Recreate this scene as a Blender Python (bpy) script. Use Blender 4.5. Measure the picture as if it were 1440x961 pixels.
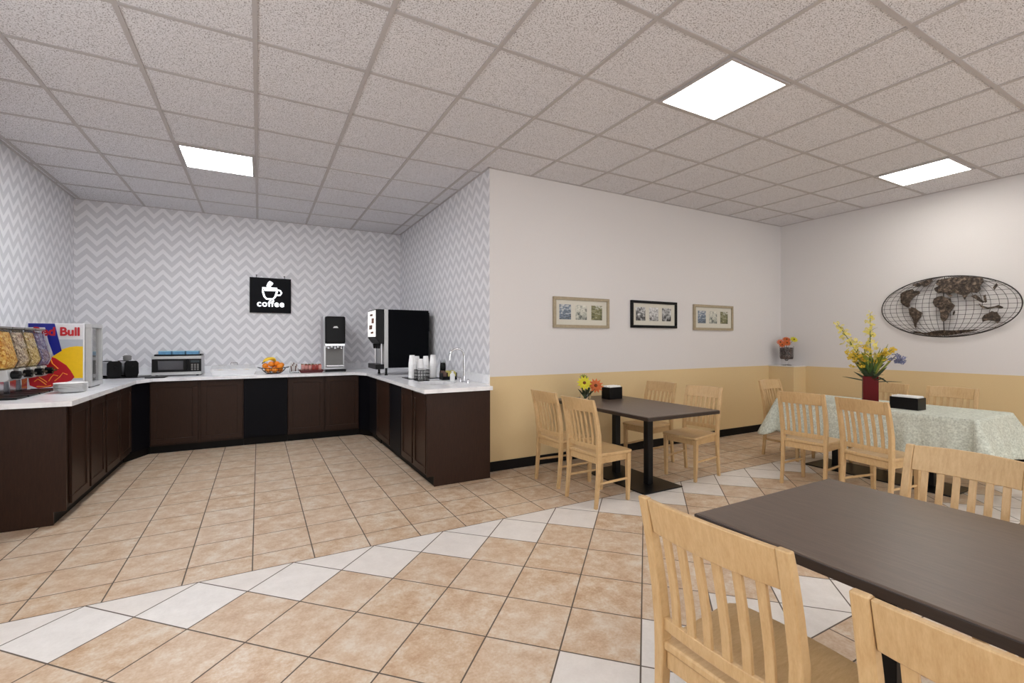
import bpy, bmesh, math, random
from mathutils import Vector, Matrix
random.seed(7)
SC = bpy.context.scene
for o in list(bpy.data.objects): bpy.data.objects.remove(o)
C = SC.collection
PI = math.pi

# ---------------------------------------------------------------- camera, light level
LIGHT = 17.0                    # emission of the ceiling panels
SC.view_settings.view_transform = 'Standard'
SC.view_settings.look = 'None'
SC.view_settings.gamma = 1.0
SC.view_settings.use_curve_mapping = False
SC.view_settings.exposure = 0.0
cam = bpy.data.objects.new('camera', bpy.data.cameras.new('camera'))
C.objects.link(cam)
cam.location = (0, 0, 1.4)
cam.rotation_euler = (PI/2, 0, -math.atan(356/648))
cam.data.sensor_width = 36; cam.data.lens = 648/1440*36
cam.data.clip_start = 0.02
SC.camera = cam
w = bpy.data.worlds.new('world'); SC.world = w; w.use_nodes = True
w.node_tree.nodes['Background'].inputs[0].default_value = (0.97, 0.985, 1.0, 1)   # sky light entering by two unseen windows, added to brighten the room
w.node_tree.nodes['Background'].inputs[1].default_value = 2.9
def portal(loc, rot, sx, sz):            # tells the renderer where daylight enters by the added windows
    l = bpy.data.lights.new('added_window_portal', 'AREA'); l.shape = 'RECTANGLE'; l.size = sx; l.size_y = sz; l.cycles.is_portal = True
    o = bpy.data.objects.new('added_window_portal', l); C.objects.link(o); o.location = loc; o.rotation_euler = rot
WR = (-0.9, 6.9, 0.35, 2.75)             # unseen rear window, added for light: x0, x1, z0, z1
WL = (-2.3, 3.3, 0.75, 2.65)             # unseen left window, added for light: y0, y1, z0, z1
portal(((WR[0]+WR[1])/2, -3.06, (WR[2]+WR[3])/2), (PI/2, 0, PI), WR[1]-WR[0], WR[3]-WR[2])
portal((-2.17, (WL[0]+WL[1])/2, (WL[2]+WL[3])/2), (PI/2, 0, PI/2), WL[1]-WL[0], WL[3]-WL[2])
PANELS = [(-0.36, 5.62, (0.93, 0.96, 1.0)), (3.03, 2.26, (1, 0.985, 0.96)), (6.41, 2.26, (1, 0.97, 0.90)),
          (-0.36, 2.26, (1, 0.98, 0.96)), (3.03, -1.10, (1, 0.98, 0.95)), (6.40, -1.10, (1, 0.97, 0.90)),  # from this row on: unseen panels added to brighten the room
          (-0.36, -1.10, (1, 0.98, 0.96))]

# ---------------------------------------------------------------- room dimensions
XL, XR, YB, YM, XA, YR, H = -2.11, 7.42, 8.0, 4.45, 2.17, -3.0, 3.265
CT, CU = 0.945, 0.905           # countertop top / underside

# ---------------------------------------------------------------- material helpers
def lin(c):
    return tuple(((v/255/12.92) if v/255 <= 0.04045 else ((v/255+0.055)/1.055)**2.4) for v in c) + (1.0,)

class NT:
    def __init__(s, name):
        s.m = bpy.data.materials.new(name); s.m.use_nodes = True
        s.t = s.m.node_tree; s.b = s.t.nodes['Principled BSDF']
    def n(s, typ, **kw):
        nd = s.t.nodes.new(typ)
        for k, v in kw.items(): setattr(nd, k, v)
        return nd
    def put(s, sock, v):
        if hasattr(v, 'is_output'): s.t.links.new(v, sock)
        else: sock.default_value = v
    def f(s, op, a, b=None, c=None):
        nd = s.n('ShaderNodeMath', operation=op)
        for i, v in enumerate((a, b, c)):
            if v is not None: s.put(nd.inputs[i], v)
        return nd.outputs[0]
    def mix(s, fac, a, b, blend='MIX'):
        nd = s.n('ShaderNodeMix', data_type='RGBA', blend_type=blend)
        s.put(nd.inputs[0], fac); s.put(nd.inputs[6], a); s.put(nd.inputs[7], b)
        return nd.outputs[2]
    def obj(s): return s.n('ShaderNodeTexCoord').outputs['Object']
    def pos(s): return s.n('ShaderNodeNewGeometry').outputs['Position']
    def xyz(s, v):
        nd = s.n('ShaderNodeSeparateXYZ'); s.put(nd.inputs[0], v); return nd.outputs
    def mapv(s, v, scale):
        nd = s.n('ShaderNodeMapping'); s.put(nd.inputs[0], v); nd.inputs['Scale'].default_value = scale; return nd.outputs[0]
    def noise(s, v, scale, detail=3, rough=0.5):
        nd = s.n('ShaderNodeTexNoise'); s.put(nd.inputs['Vector'], v)
        nd.inputs['Scale'].default_value = scale; nd.inputs['Detail'].default_value = detail; nd.inputs['Roughness'].default_value = rough
        return nd.outputs['Fac']
    def ramp(s, fac, stops):
        nd = s.n('ShaderNodeValToRGB'); s.put(nd.inputs[0], fac)
        e = nd.color_ramp.elements
        while len(e) < len(stops): e.new(0.5)
        for i, (p, c) in enumerate(stops): e[i].position = p; e[i].color = c
        return nd.outputs[0]
    def bump(s, h, strength, dist=0.002):
        nd = s.n('ShaderNodeBump'); s.put(nd.inputs['Height'], h)
        nd.inputs['Strength'].default_value = strength; nd.inputs['Distance'].default_value = dist
        s.put(s.b.inputs['Normal'], nd.outputs[0])
    def done(s, col, rough=0.5, metal=0.0, **kw):
        s.put(s.b.inputs['Base Color'], col); s.put(s.b.inputs['Roughness'], rough); s.b.inputs['Metallic'].default_value = metal
        for k, v in kw.items(): s.b.inputs[k.replace('_', ' ')].default_value = v
        return s.m

def mat(name, rgb, rough=0.5, metal=0.0, var=0.08, scale=30, **kw):
    t = NT(name); c = lin(rgb)
    nz = t.noise(t.obj(), scale, 3)
    col = t.mix(nz, tuple(v*(1-var) for v in c[:3])+(1,), tuple(min(1, v*(1+var)) for v in c[:3])+(1,))
    return t.done(col, rough, metal, **kw)

def wood(name, a, b, rough, stretch, scale=14, bump=0.05):
    t = NT(name); v = t.mapv(t.obj(), stretch)
    n1 = t.noise(v, scale, 5, 0.6); n2 = t.noise(v, scale*5, 3)
    fac = t.f('ADD', t.f('MULTIPLY', n1, 0.7), t.f('MULTIPLY', n2, 0.3))
    col = t.ramp(fac, [(0.3, lin(a)), (0.7, lin(b))])
    t.bump(n2, bump)
    return t.done(col, rough)

def glass(name, tint=(1, 1, 1, 1), rough=0.02, ior=1.3):
    t = NT(name)
    return t.done(tint, rough, 0, Transmission_Weight=1.0, IOR=ior)

M = {}
M['chair'] = wood('light_wood', (186, 150, 103), (209, 177, 131), 0.38, (1.2, 6, 1.2))
M['cab'] = wood('espresso_wood', (38, 22, 15), (53, 33, 22), 0.42, (6, 6, 0.8))
M['cab'].node_tree.nodes['Principled BSDF'].inputs['Specular IOR Level'].default_value = 0.22
M['tabletop'] = wood('dark_laminate', (78, 64, 54), (100, 84, 72), 0.36, (9, 0.6, 9), 12)
M['tabledge'] = wood('dark_edge', (38, 29, 26), (52, 41, 36), 0.35, (6, 0.6, 6))
M['blackpanel'] = mat('black_panel', (12, 12, 17), 0.5, 0, 0.08, 30, Specular_IOR_Level=0.1)
M['black'] = mat('black_plastic', (11, 11, 13), 0.35, 0, 0.08, 30, Specular_IOR_Level=0.2)
M['matteblack'] = mat('matte_black', (9, 10, 14), 0.6, 0, 0.08, 30, Specular_IOR_Level=0.06)
M['blackmetal'] = mat('black_metal', (20, 19, 20), 0.4, 0.2, 0.08, 30, Specular_IOR_Level=0.3)
M['toe'] = mat('toe_kick', (16, 13, 12), 0.6, 0, 0.08, 30, Specular_IOR_Level=0.2)
M['chrome'] = mat('chrome', (205, 205, 208), 0.16, 1.0, 0.03)
M['steel'] = mat('steel', (190, 190, 192), 0.3, 1.0, 0.05)
M['silver'] = mat('silver_paint', (186, 186, 186), 0.4, 0.4)
M['grey'] = mat('grey_plastic', (120, 118, 116), 0.5)
M['white'] = mat('white_plastic', (238, 238, 238), 0.4, 0, 0.03)
M['foam'] = mat('white_foam', (244, 244, 244), 0.6, 0, 0.03)
M['paper'] = mat('white_paper', (240, 239, 236), 0.8, 0, 0.03)
M['glass'] = glass('clear_glass')
M['acrylic'] = glass('clear_acrylic', (0.97, 0.98, 0.98, 1), 0.03, 1.12)
M['red'] = mat('red_print', (190, 20, 34), 0.4)
M['blue'] = mat('blue_print', (16, 28, 140), 0.4)
M['yellow'] = mat('yellow_print', (248, 200, 10), 0.4)
M['orange_print'] = mat('orange_print', (240, 150, 40), 0.4)
M['silverprint'] = mat('silver_print', (186, 192, 202), 0.4)
M['lightprint'] = mat('light_print', (226, 226, 230), 0.4)
M['bluebox'] = mat('blue_box', (96, 150, 190), 0.5, 0, 0.25, 60)
M['orange'] = mat('orange_peel', (240, 140, 20), 0.45, 0, 0.12, 40)
M['banana'] = mat('banana_peel', (244, 206, 50), 0.45, 0, 0.1, 12)
M['stem'] = mat('dark_stem', (50, 44, 26), 0.7)
M['leaf'] = mat('leaf_green', (70, 96, 44), 0.6, 0, 0.25, 20)
M['leafdark'] = mat('leaf_dark', (52, 66, 44), 0.6, 0, 0.25, 20)
M['leaflight'] = mat('leaf_light', (134, 142, 56), 0.6, 0, 0.25, 20)
M['petyellow'] = mat('petal_yellow', (222, 208, 104), 0.6, 0, 0.15, 20)
M['petgold'] = mat('petal_gold', (216, 182, 52), 0.6, 0, 0.15, 20)
M['petlime'] = mat('petal_lime', (214, 204, 44), 0.6, 0, 0.15, 20)
M['petorange'] = mat('petal_orange', (206, 104, 48), 0.6, 0, 0.2, 20)
M['petcoral'] = mat('petal_coral', (214, 120, 84), 0.6, 0, 0.2, 20)
M['petblue'] = mat('petal_blue', (112, 116, 148), 0.6, 0, 0.2, 20)
M['petcentre'] = mat('flower_centre', (110, 60, 24), 0.8)
M['redvase'] = mat('red_glaze', (92, 4, 10), 0.45, 0, 0.1, 6, Specular_IOR_Level=0.2)
M['snackred'] = mat('red_wrapper', (172, 74, 66), 0.35, 0, 0.3, 50)
M['snackpink'] = mat('pink_wrapper', (226, 160, 150), 0.35, 0, 0.2, 50)
M['snackgreen'] = mat('green_wrapper', (120, 120, 84), 0.35, 0, 0.2, 50)
M['sugar'] = mat('white_packet', (226, 222, 218), 0.6, 0, 0.1, 60)
M['sugarbrown'] = mat('brown_packet', (112, 86, 76), 0.6, 0, 0.2, 60)
M['tea'] = mat('yellow_packet', (206, 196, 110), 0.6, 0, 0.15, 40)
M['cuplit'] = None

def emis(name, col, st):
    t = NT(name)
    t.b.inputs['Base Color'].default_value = (0.8, 0.8, 0.8, 1)
    t.b.inputs['Emission Color'].default_value = col + (1,)
    t.b.inputs['Emission Strength'].default_value = st
    return t.m
M['cuplit'] = emis('lit_sign_white', (0.9, 0.95, 1.0), 1.6)
M['litpanel'] = emis('lit_graphic', (1.0, 0.98, 0.95), 0.9)

def cereal(name, a, b, c):
    t = NT(name); v = t.n('ShaderNodeTexVoronoi'); t.put(v.inputs['Vector'], t.obj()); v.inputs['Scale'].default_value = 62
    r = t.xyz(v.outputs['Color'])[0]
    col = t.ramp(r, [(0.1, lin(a)), (0.5, lin(b)), (0.9, lin(c))])
    t.bump(v.outputs['Distance'], 0.9, 0.01)
    return t.done(col, 0.7)
M['flakes'] = cereal('corn_flakes', (196, 126, 40), (226, 168, 70), (240, 204, 120))
M['granola'] = cereal('granola', (126, 100, 80), (188, 166, 140), (226, 210, 184))
M['oats'] = cereal('oats', (150, 120, 70), (206, 182, 120), (228, 210, 170))
M['hoops'] = cereal('coloured_hoops', (90, 86, 130), (130, 112, 138), (170, 170, 196))
M['potsoil'] = cereal('dark_pebbles', (44, 34, 32), (70, 54, 50), (110, 92, 86))

# counter: white quartz
t = NT('white_quartz'); v = t.pos()
n1 = t.noise(v, 9, 6, 0.65); n2 = t.noise(v, 60, 3)
col = t.ramp(n1, [(0.3, lin((218, 218, 222))), (0.5, lin((243, 243, 245)))])
M['quartz'] = t.done(t.mix(t.f('MULTIPLY', n2, 0.25), col, lin((222, 222, 226))), 0.22)

# two-tone painted wall
t = NT('two_tone_paint'); p = t.pos(); z = t.xyz(p)[2]
nz = t.noise(p, 90, 3)
tan = t.mix(nz, lin((212, 186, 140)), lin((216, 191, 146)))
wh = t.mix(nz, lin((213, 209, 208)), lin((217, 213, 212)))
M['twotone'] = t.done(t.mix(t.f('GREATER_THAN', z, 1.019), tan, wh), 0.6); t.bump(nz, 0.05, 0.001)
t = NT('white_paint'); M['paint'] = t.done(t.mix(t.noise(t.pos(), 60), lin((213, 209, 208)), lin((217, 213, 212))), 0.6)

# chevron wallpaper
def chevron(name, axis, off):
    t = NT(name); p = t.pos(); xyz = t.xyz(p); u = xyz[axis]; z = xyz[2]
    tri = t.f('PINGPONG', t.f('SUBTRACT', u, off), 0.101)             # 0 at the peaks
    zz = t.f('ADD', z, t.f('MULTIPLY', tri, 1.12))
    fr = t.f('FRACT', t.f('DIVIDE', t.f('SUBTRACT', zz, 2.81-0.035), 0.1454))
    d = t.f('ABSOLUTE', t.f('SUBTRACT', fr, 0.24))                     # distance to the light stripe's middle
    mask = t.n('ShaderNodeMapRange'); t.put(mask.inputs[0], d)
    mask.inputs[1].default_value = 0.21; mask.inputs[2].default_value = 0.25
    nz = t.noise(p, 70, 3)
    a = t.mix(nz, lin((232, 231, 234)), lin((236, 235, 238)))
    b = t.mix(nz, lin((207, 206, 210)), lin((212, 211, 215)))
    return t.done(t.mix(mask.outputs[0], a, b), 0.55)
M['chevx'] = chevron('chevron_paper', 0, -1.983)
M['chevy'] = chevron('chevron_paper_side', 1, 4.6)

# ceiling tile
t = NT('ceiling_tile'); p = t.pos()
sp = t.noise(p, 150, 2, 0.6); sp2 = t.noise(p, 70, 3)
fis = t.ramp(sp, [(0.36, (0, 0, 0, 1)), (0.46, (1, 1, 1, 1))])
base = t.mix(sp2, lin((221, 220, 224)), lin((233, 232, 236)))
t.bump(sp, 0.5, 0.004)
M['ceil'] = t.done(t.mix(fis, lin((122, 116, 116)), base), 0.9)
M['tbar'] = mat('ceiling_grid', (182, 177, 177), 0.6, 0, 0.03)

# tiled floor
t = NT('floor_tile'); p = t.pos(); x, y, _ = t.xyz(p)
YB1, YB2, X0, TS = 3.225, 1.225, -0.806, 0.353
north = t.f('GREATER_THAN', y, YB1); south = t.f('LESS_THAN', y, YB2)
def cell(u):
    fl = t.f('FLOOR', u); fr = t.f('FRACT', u)
    return fl, t.f('MINIMUM', fr, t.f('SUBTRACT', 1.0, fr))
su = t.f('DIVIDE', t.f('ADD', x, 0.035), TS)
sv = t.f('DIVIDE', t.f('SUBTRACT', y, t.f('ADD', t.f('MULTIPLY', north, 3.454-1.4), 1.4)), TS)
fi, ei = cell(su); fj, ej = cell(sv)
dx = t.f('SUBTRACT', x, X0); dy = t.f('SUBTRACT', YB1, y)
gi, hi = cell(t.f('DIVIDE', t.f('ADD', dx, dy), 0.5)); gj, hj = cell(t.f('DIVIDE', t.f('SUBTRACT', dx, dy), 0.5))
straight = t.f('MAXIMUM', north, south)
def sel(a, b): return t.f('ADD', t.f('MULTIPLY', straight, a), t.f('MULTIPLY', t.f('SUBTRACT', 1.0, straight), b))
ca, cb = sel(fi, t.f('ADD', gi, 40)), sel(fj, t.f('ADD', gj, 70))
edge = t.f('MULTIPLY', sel(t.f('MINIMUM', ei, ej), t.f('MINIMUM', hi, hj)), TS)
edge = t.f('MINIMUM', edge, t.f('MINIMUM', t.f('ABSOLUTE', t.f('SUBTRACT', y, YB1)), t.f('ABSOLUTE', t.f('SUBTRACT', y, YB2))))
k = t.f('SUBTRACT', gi, gj)
wrow = t.f('MAXIMUM', t.f('LESS_THAN', t.f('ABSOLUTE', t.f('SUBTRACT', k, 0.5)), 0.75), t.f('LESS_THAN', t.f('ABSOLUTE', t.f('SUBTRACT', k, 7.5)), 0.75))
white = t.f('MULTIPLY', wrow, t.f('SUBTRACT', 1.0, straight))
cv = t.n('ShaderNodeCombineXYZ'); t.put(cv.inputs[0], ca); t.put(cv.inputs[1], cb)
wn = t.n('ShaderNodeTexWhiteNoise'); t.put(wn.inputs['Vector'], cv.outputs[0])
shift = t.n('ShaderNodeVectorMath', operation='MULTIPLY_ADD')
t.put(shift.inputs[0], wn.outputs['Color']); shift.inputs[1].default_value = (9, 9, 9); t.put(shift.inputs[2], p)
n1 = t.noise(shift.outputs[0], 9, 7, 0.72); n2 = t.noise(shift.outputs[0], 80, 4, 0.6)
nn = t.f('ADD', t.f('MULTIPLY', n1, 0.75), t.f('MULTIPLY', n2, 0.25))
beige = t.ramp(nn, [(0.37, lin((180, 145, 112))), (0.5, lin((202, 176, 148))), (0.62, lin((217, 205, 189)))])
whit = t.ramp(nn, [(0.3, lin((216, 211, 206))), (0.65, lin((234, 230, 226)))])
tint = t.mix(t.f('MULTIPLY', wn.outputs['Value'], 0.22), t.mix(white, beige, whit), lin((214, 196, 178)))
gm = t.n('ShaderNodeMapRange'); t.put(gm.inputs[0], edge); gm.inputs[1].default_value = 0.0028; gm.inputs[2].default_value = 0.0044
col = t.mix(gm.outputs[0], lin((92, 80, 70)), tint)
t.bump(t.f('ADD', gm.outputs[0], t.f('MULTIPLY', n2, 0.15)), 0.5, 0.002)
M['floor'] = t.done(col, t.f('SUBTRACT', 0.75, t.f('MULTIPLY', gm.outputs[0], 0.41)))

# tablecloth
t = NT('embossed_cloth'); v = t.obj()
vo = t.n('ShaderNodeTexVoronoi'); t.put(vo.inputs['Vector'], v); vo.inputs['Scale'].default_value = 70
nz = t.noise(v, 45, 5, 0.7)
col = t.ramp(t.f('ADD', t.f('MULTIPLY', nz, 0.7), t.f('MULTIPLY', vo.outputs['Distance'], 0.3)), [(0.3, lin((168, 173, 160))), (0.65, lin((216, 220, 208)))])
t.bump(t.f('ADD', nz, vo.outputs['Distance']), 0.5, 0.004)
M['cloth'] = t.done(col, 0.85)
# photo prints for the frames
def photo(name, stops, seed, sx=1, sy=1):
    t = NT(name); v = t.mapv(t.obj(), (sx, 1, sy)); ad = t.n('ShaderNodeVectorMath', operation='ADD'); t.put(ad.inputs[0], v); ad.inputs[1].default_value = (seed, seed*2, seed*3)
    zz = t.f('MULTIPLY_ADD', t.xyz(t.obj())[2], 1.5, 0.49)
    return t.done(t.ramp(t.f('ADD', t.f('MULTIPLY', t.noise(ad.outputs[0], 26, 5, 0.6), 0.62), t.f('MULTIPLY', zz, 0.38)), stops), 0.4)
g = lambda v: lin((v, v, v))
PH = [photo('print_sea', [(0.35, lin((60, 62, 58))), (0.5, lin((110, 124, 142))), (0.62, lin((214, 214, 210)))], 1.3, 1, 2.2),
      photo('print_shore', [(0.38, lin((74, 80, 78))), (0.5, lin((160, 162, 152))), (0.62, lin((214, 212, 200)))], 2.9),
      photo('print_field', [(0.38, lin((70, 72, 48))), (0.52, lin((124, 122, 84))), (0.64, lin((206, 206, 200)))], 4.4, 1, 2),
      photo('print_mono', [(0.4, g(26)), (0.5, g(120)), (0.6, g(214))], 6.1),
      photo('print_mono', [(0.38, g(20)), (0.48, g(170)), (0.6, g(220))], 8.7, 1, 1.6),
      photo('print_mono', [(0.42, g(24)), (0.52, g(150)), (0.6, g(216))], 11.3)]
M['framewood'] = wood('pale_frame', (150, 136, 112), (172, 158, 132), 0.5, (1, 1, 1), 30)
t = NT('patinated_iron'); nz = t.noise(t.obj(), 30, 5, 0.65)
t.bump(nz, 0.9, 0.02)
M['mapiron'] = t.done(t.ramp(nz, [(0.38, lin((40, 33, 29))), (0.52, lin((74, 62, 53))), (0.66, lin((128, 112, 98)))]), 0.35, 0.5)
M['mapwire'] = mat('iron_wire', (48, 43, 40), 0.5, 0.4)

# ---------------------------------------------------------------- geometry helpers
class MB:
    def __init__(s): s.v = []; s.f = []
    def add(s, vs, fs):
        b = len(s.v); s.v += [tuple(v) for v in vs]; s.f += [tuple(i+b for i in f) for f in fs]; return s
    def box(s, x0, x1, y0, y1, z0, z1):
        vs = [(x, y, z) for z in (z0, z1) for y in (y0, y1) for x in (x0, x1)]
        return s.add(vs, [(0, 2, 3, 1), (4, 5, 7, 6), (0, 1, 5, 4), (2, 6, 7, 3), (0, 4, 6, 2), (1, 3, 7, 5)])
    def rings(s, rings, cap=True, closed=False):
        n = len(rings[0]); vs = [v for r in rings for v in r]; fs = []
        m = len(rings)
        for i in range(m if closed else m-1):
            a, b = i*n, ((i+1) % m)*n
            for j in range(n):
                k = (j+1) % n; fs.append((a+j, a+k, b+k, b+j))
        if cap and not closed: fs += [tuple(range(n))[::-1], tuple(range((m-1)*n, m*n))]
        return s.add(vs, fs)
    def lathe(s, prof, c=(0, 0, 0), n=24, cap=True):
        return s.rings([[(c[0]+r*math.cos(2*PI*j/n), c[1]+r*math.sin(2*PI*j/n), c[2]+z) for j in range(n)] for r, z in prof], cap)
    def prism(s, poly, z0, z1):
        return s.rings([[(x, y, z0) for x, y in poly], [(x, y, z1) for x, y in poly]])
    def extr(s, poly, axis, a, b):        # polygon in the plane across axis, extruded a..b
        def P(p, t): q = list(p); q.insert(axis, t); return tuple(q)
        return s.rings([[P(p, a) for p in poly], [P(p, b) for p in poly]])
    def tube(s, pts, r, n=8, closed=False):
        pts = [Vector(p) for p in pts]; R = []; m = len(pts)
        up = None
        for i, p in enumerate(pts):
            d = (pts[(i+1) % m] - pts[i-1]) if closed else (pts[min(i+1, m-1)] - pts[max(i-1, 0)])
            d.normalize()
            if up is None: up = d.orthogonal().normalized()
            up = (up - d*up.dot(d)).normalized(); sd = d.cross(up)
            rr = r[i] if isinstance(r, (list, tuple)) else r
            R.append([p + up*rr*math.cos(2*PI*j/n) + sd*rr*math.sin(2*PI*j/n) for j in range(n)])
        return s.rings(R, True, closed)
    def beam(s, st):                      # stations (x, y, z, half x, half y) stacked along z
        return s.rings([[(x-a, y-b, z), (x+a, y-b, z), (x+a, y+b, z), (x-a, y+b, z)] for x, y, z, a, b in st])
    def ball(s, c, r, n=12, m=8, sz=1.0):
        return s.lathe([(max(1e-4, r*math.sin(PI*i/m)), -r*sz*math.cos(PI*i/m)) for i in range(m+1)], c, n)
    def xf(s, mtx): s.v = [tuple(mtx @ Vector(v)) for v in s.v]; return s
    def build(s, name, material, parent=None, bevel=0, smooth=False, seg=2):
        me = bpy.data.meshes.new(name); me.from_pydata(s.v, [], s.f)
        bm = bmesh.new(); bm.from_mesh(me); bmesh.ops.recalc_face_normals(bm, faces=bm.faces); bm.to_mesh(me); bm.free()
        me.materials.append(material)
        o = bpy.data.objects.new(name, me); C.objects.link(o)
        if parent: o.parent = parent
        if bevel:
            b = o.modifiers.new('bevel', 'BEVEL'); b.width = bevel; b.segments = seg; b.limit_method = 'ANGLE'; b.angle_limit = math.radians(40)
        if smooth or bevel:
            me.polygons.foreach_set('use_smooth', [True]*len(me.polygons))
            me.set_sharp_from_angle(angle=math.radians(40))
        return o

def tag(o, label, cat, group=None):
    o['label'] = label; o['category'] = cat
    if group: o['group'] = group
    return o
def thing(name, label, cat, loc=(0, 0, 0), rz=0, group=None):
    o = bpy.data.objects.new(name, None); C.objects.link(o)
    o.location = loc; o.rotation_euler = (0, 0, rz); o.empty_display_size = 0.05
    return tag(o, label, cat, group)
def struct(o): o['kind'] = 'structure'; return o
def stuff(o): o['kind'] = 'stuff'; return o
def dup(root, loc, rz=0, label=None, group=None):
    r = root.copy(); C.objects.link(r); r.location = loc; r.rotation_euler = (0, 0, rz)
    if label: r['label'] = label
    if group: r['group'] = group
    for ch in list(root.children):
        c = ch.copy(); C.objects.link(c); c.parent = r
        for gch in ch.children:
            d = gch.copy(); C.objects.link(d); d.parent = c
    return r
def at(o, loc, rz=0): o.location = loc; o.rotation_euler = (0, 0, rz); return o

def text(name, body, size, material, parent, loc, rot, bold=0.0, depth=0.001, align='LEFT', sx=1.0, space=1.0):
    # bold: stroke widened by overlaying shifted copies of the same outline
    cu = bpy.data.curves.new(name, 'FONT'); cu.body = body; cu.size = size; cu.extrude = depth; cu.align_x = align; cu.space_character = space
    tmp = bpy.data.objects.new('tmp', cu); C.objects.link(tmp)
    bpy.context.view_layer.update()
    me = bpy.data.meshes.new_from_object(tmp.evaluated_get(bpy.context.evaluated_depsgraph_get()))
    bpy.data.objects.remove(tmp)
    vs = [v.co.copy() for v in me.vertices]; fs = [tuple(p.vertices) for p in me.polygons]; mb = MB()
    for i, (ox, oy) in enumerate([(0, 0)] if not bold else [(bold*math.cos(a*PI/4), bold*math.sin(a*PI/4)) for a in range(8)]):
        mb.add([v+Vector((ox, oy, i*0.00003)) for v in vs], fs)
    me = bpy.data.meshes.new(name); me.from_pydata(mb.v, [], mb.f); me.materials.append(material)
    o = bpy.data.objects.new(name, me); C.objects.link(o); o.parent = parent
    o.location = loc; o.rotation_euler = rot; o.scale = (sx, 1, 1)
    return o

# ---------------------------------------------------------------- room shell
T = 0.1
struct(MB().prism([(XL-T, YR-T), (XR+T, YR-T), (XR+T, YM+T), (XA+T, YM+T), (XA+T, YB+T), (XL-T, YB+T)], -0.1, 0).build('floor', M['floor']))
struct(MB().prism([(XL-T, YR-T), (XR+T, YR-T), (XR+T, YM+T), (XA+T, YM+T), (XA+T, YB+T), (XL-T, YB+T)], H, H+0.1).build('ceiling', M['ceil']))
def lwall(mb, y0, y1, z0, z1): return mb.box(XL-T, XL, y0, y1, z0, z1)
mb = MB(); lwall(mb, YR, WL[0], 0, H); lwall(mb, WL[1], YB, 0, H); lwall(mb, WL[0], WL[1], 0, WL[2]); lwall(mb, WL[0], WL[1], WL[3], H)
struct(mb.build('wall_left', M['chevy']))
struct(MB().prism([(XL, YB), (XA, YB), (XA+T, YB+T), (XL-T, YB+T)], 0, H).build('wall_back', M['chevx']))
struct(MB().prism([(XA, YM), (XA+T, YM+T), (XA+T, YB+T), (XA, YB)], 0, H).build('wall_alcove', M['chevy']))
struct(MB().prism([(XA, YM), (XR, YM), (XR+T, YM+T), (XA+T, YM+T)], 0, H).build('wall_middle', M['twotone']))
struct(MB().prism([(XR, YR), (XR, YM), (XR+T, YM+T), (XR+T, YR-T)], 0, H).build('wall_right', M['twotone']))
mb = MB(); mb.box(XL-T, WR[0], YR-T, YR, 0, H).box(WR[1], XR+T, YR-T, YR, 0, H).box(WR[0], WR[1], YR-T, YR, 0, WR[2]).box(WR[0], WR[1], YR-T, YR, WR[3], H)
struct(mb.build('wall_rear', M['twotone']))
t = NT('window_glass'); tr_ = t.n('ShaderNodeBsdfTransparent'); gl = t.n('ShaderNodeBsdfGlossy'); gl.inputs['Roughness'].default_value = 0.02
mx_ = t.n('ShaderNodeMixShader'); mx_.inputs[0].default_value = 0.06
t.t.links.new(tr_.outputs[0], mx_.inputs[1]); t.t.links.new(gl.outputs[0], mx_.inputs[2])
t.t.links.new(mx_.outputs[0], t.t.nodes['Material Output'].inputs[0]); M['pane'] = t.m
def window(name, a0, a1, z0, z1, n, put):
    fr = MB(); q = 0.03
    for i in range(n+1):
        a = a0+q+(a1-a0-2*q)*i/n; fr.box(a-q, a+q, -0.07, -0.03, z0, z1)
    for z in (z0, z1-2*q): fr.box(a0, a1, -0.072, -0.028, z, z+2*q)
    f_ = fr.xf(put).build(name, M['white']); struct(f_)
    MB().box(a0, a1, -0.052, -0.048, z0, z1).xf(put).build('pane', M['pane'], f_)
window('added_window_rear', WR[0], WR[1], WR[2], WR[3], 5, Matrix.Translation((0, YR, 0)))  # assumed rear opening, added so daylight lifts the ceiling and walls
window('added_window_left', WL[0], WL[1], WL[2], WL[3], 4, Matrix.Translation((XL, 0, 0)) @ Matrix(((0, 1, 0, 0), (1, 0, 0, 0), (0, 0, 1, 0), (0, 0, 0, 1))))  # assumed left opening, added as a second source of fill daylight
# boxed corner ledge
LX, LY = 7.10, 4.06
struct(MB().box(LX, XR, LY, YM, 0, 1.012).build('wall_corner', M['twotone'], bevel=0.004))
struct(MB().box(LX-0.012, XR, LY-0.012, YM, 1.012, 1.028).build('trim_1', M['paint'], bevel=0.003))
# baseboards
def base(name, x0, x1, y0, y1): struct(MB().box(x0, x1, y0, y1, 0, 0.105).build(name, M['toe'], bevel=0.004))
base('baseboard_middle', XA, LX-0.012, YM-0.012, YM)
base('baseboard_corner', LX-0.012, XR, LY-0.012, LY)
base('baseboard_ledge', LX-0.012, LX, LY, YM)
base('baseboard_right', XR-0.012, XR, YR, LY-0.012)
base('baseboard_left', XL, XL+0.012, YR, 4.7)
# ceiling grid
GX = [-0.02+0.677*k for k in range(-3, 11)]; GY = [1.922+0.6725*k for k in range(-7, 9)]
tb = MB(); zb = H-0.007
def lim(xv): return YB if xv < XA else YM
for gx in GX:
    tb.box(gx-0.014, gx+0.014, YR, lim(gx), zb, H)
for gy in GY:
    tb.box(XL, XR if gy < YM else XA, gy-0.014, gy+0.014, zb+0.0006, H)
# wall angle
for x0, x1, y0, y1 in [(XL, XL+0.022, YR, YB), (XL, XA, YB-0.022, YB), (XA-0.022, XA, YM-0.022, YB), (XA-0.022, XR, YM-0.022, YM), (XR-0.022, XR, YR, YM)]:
    tb.box(x0, x1, y0, y1, zb+0.001, H)
struct(tb.build('trim_2', M['tbar']))

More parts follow.
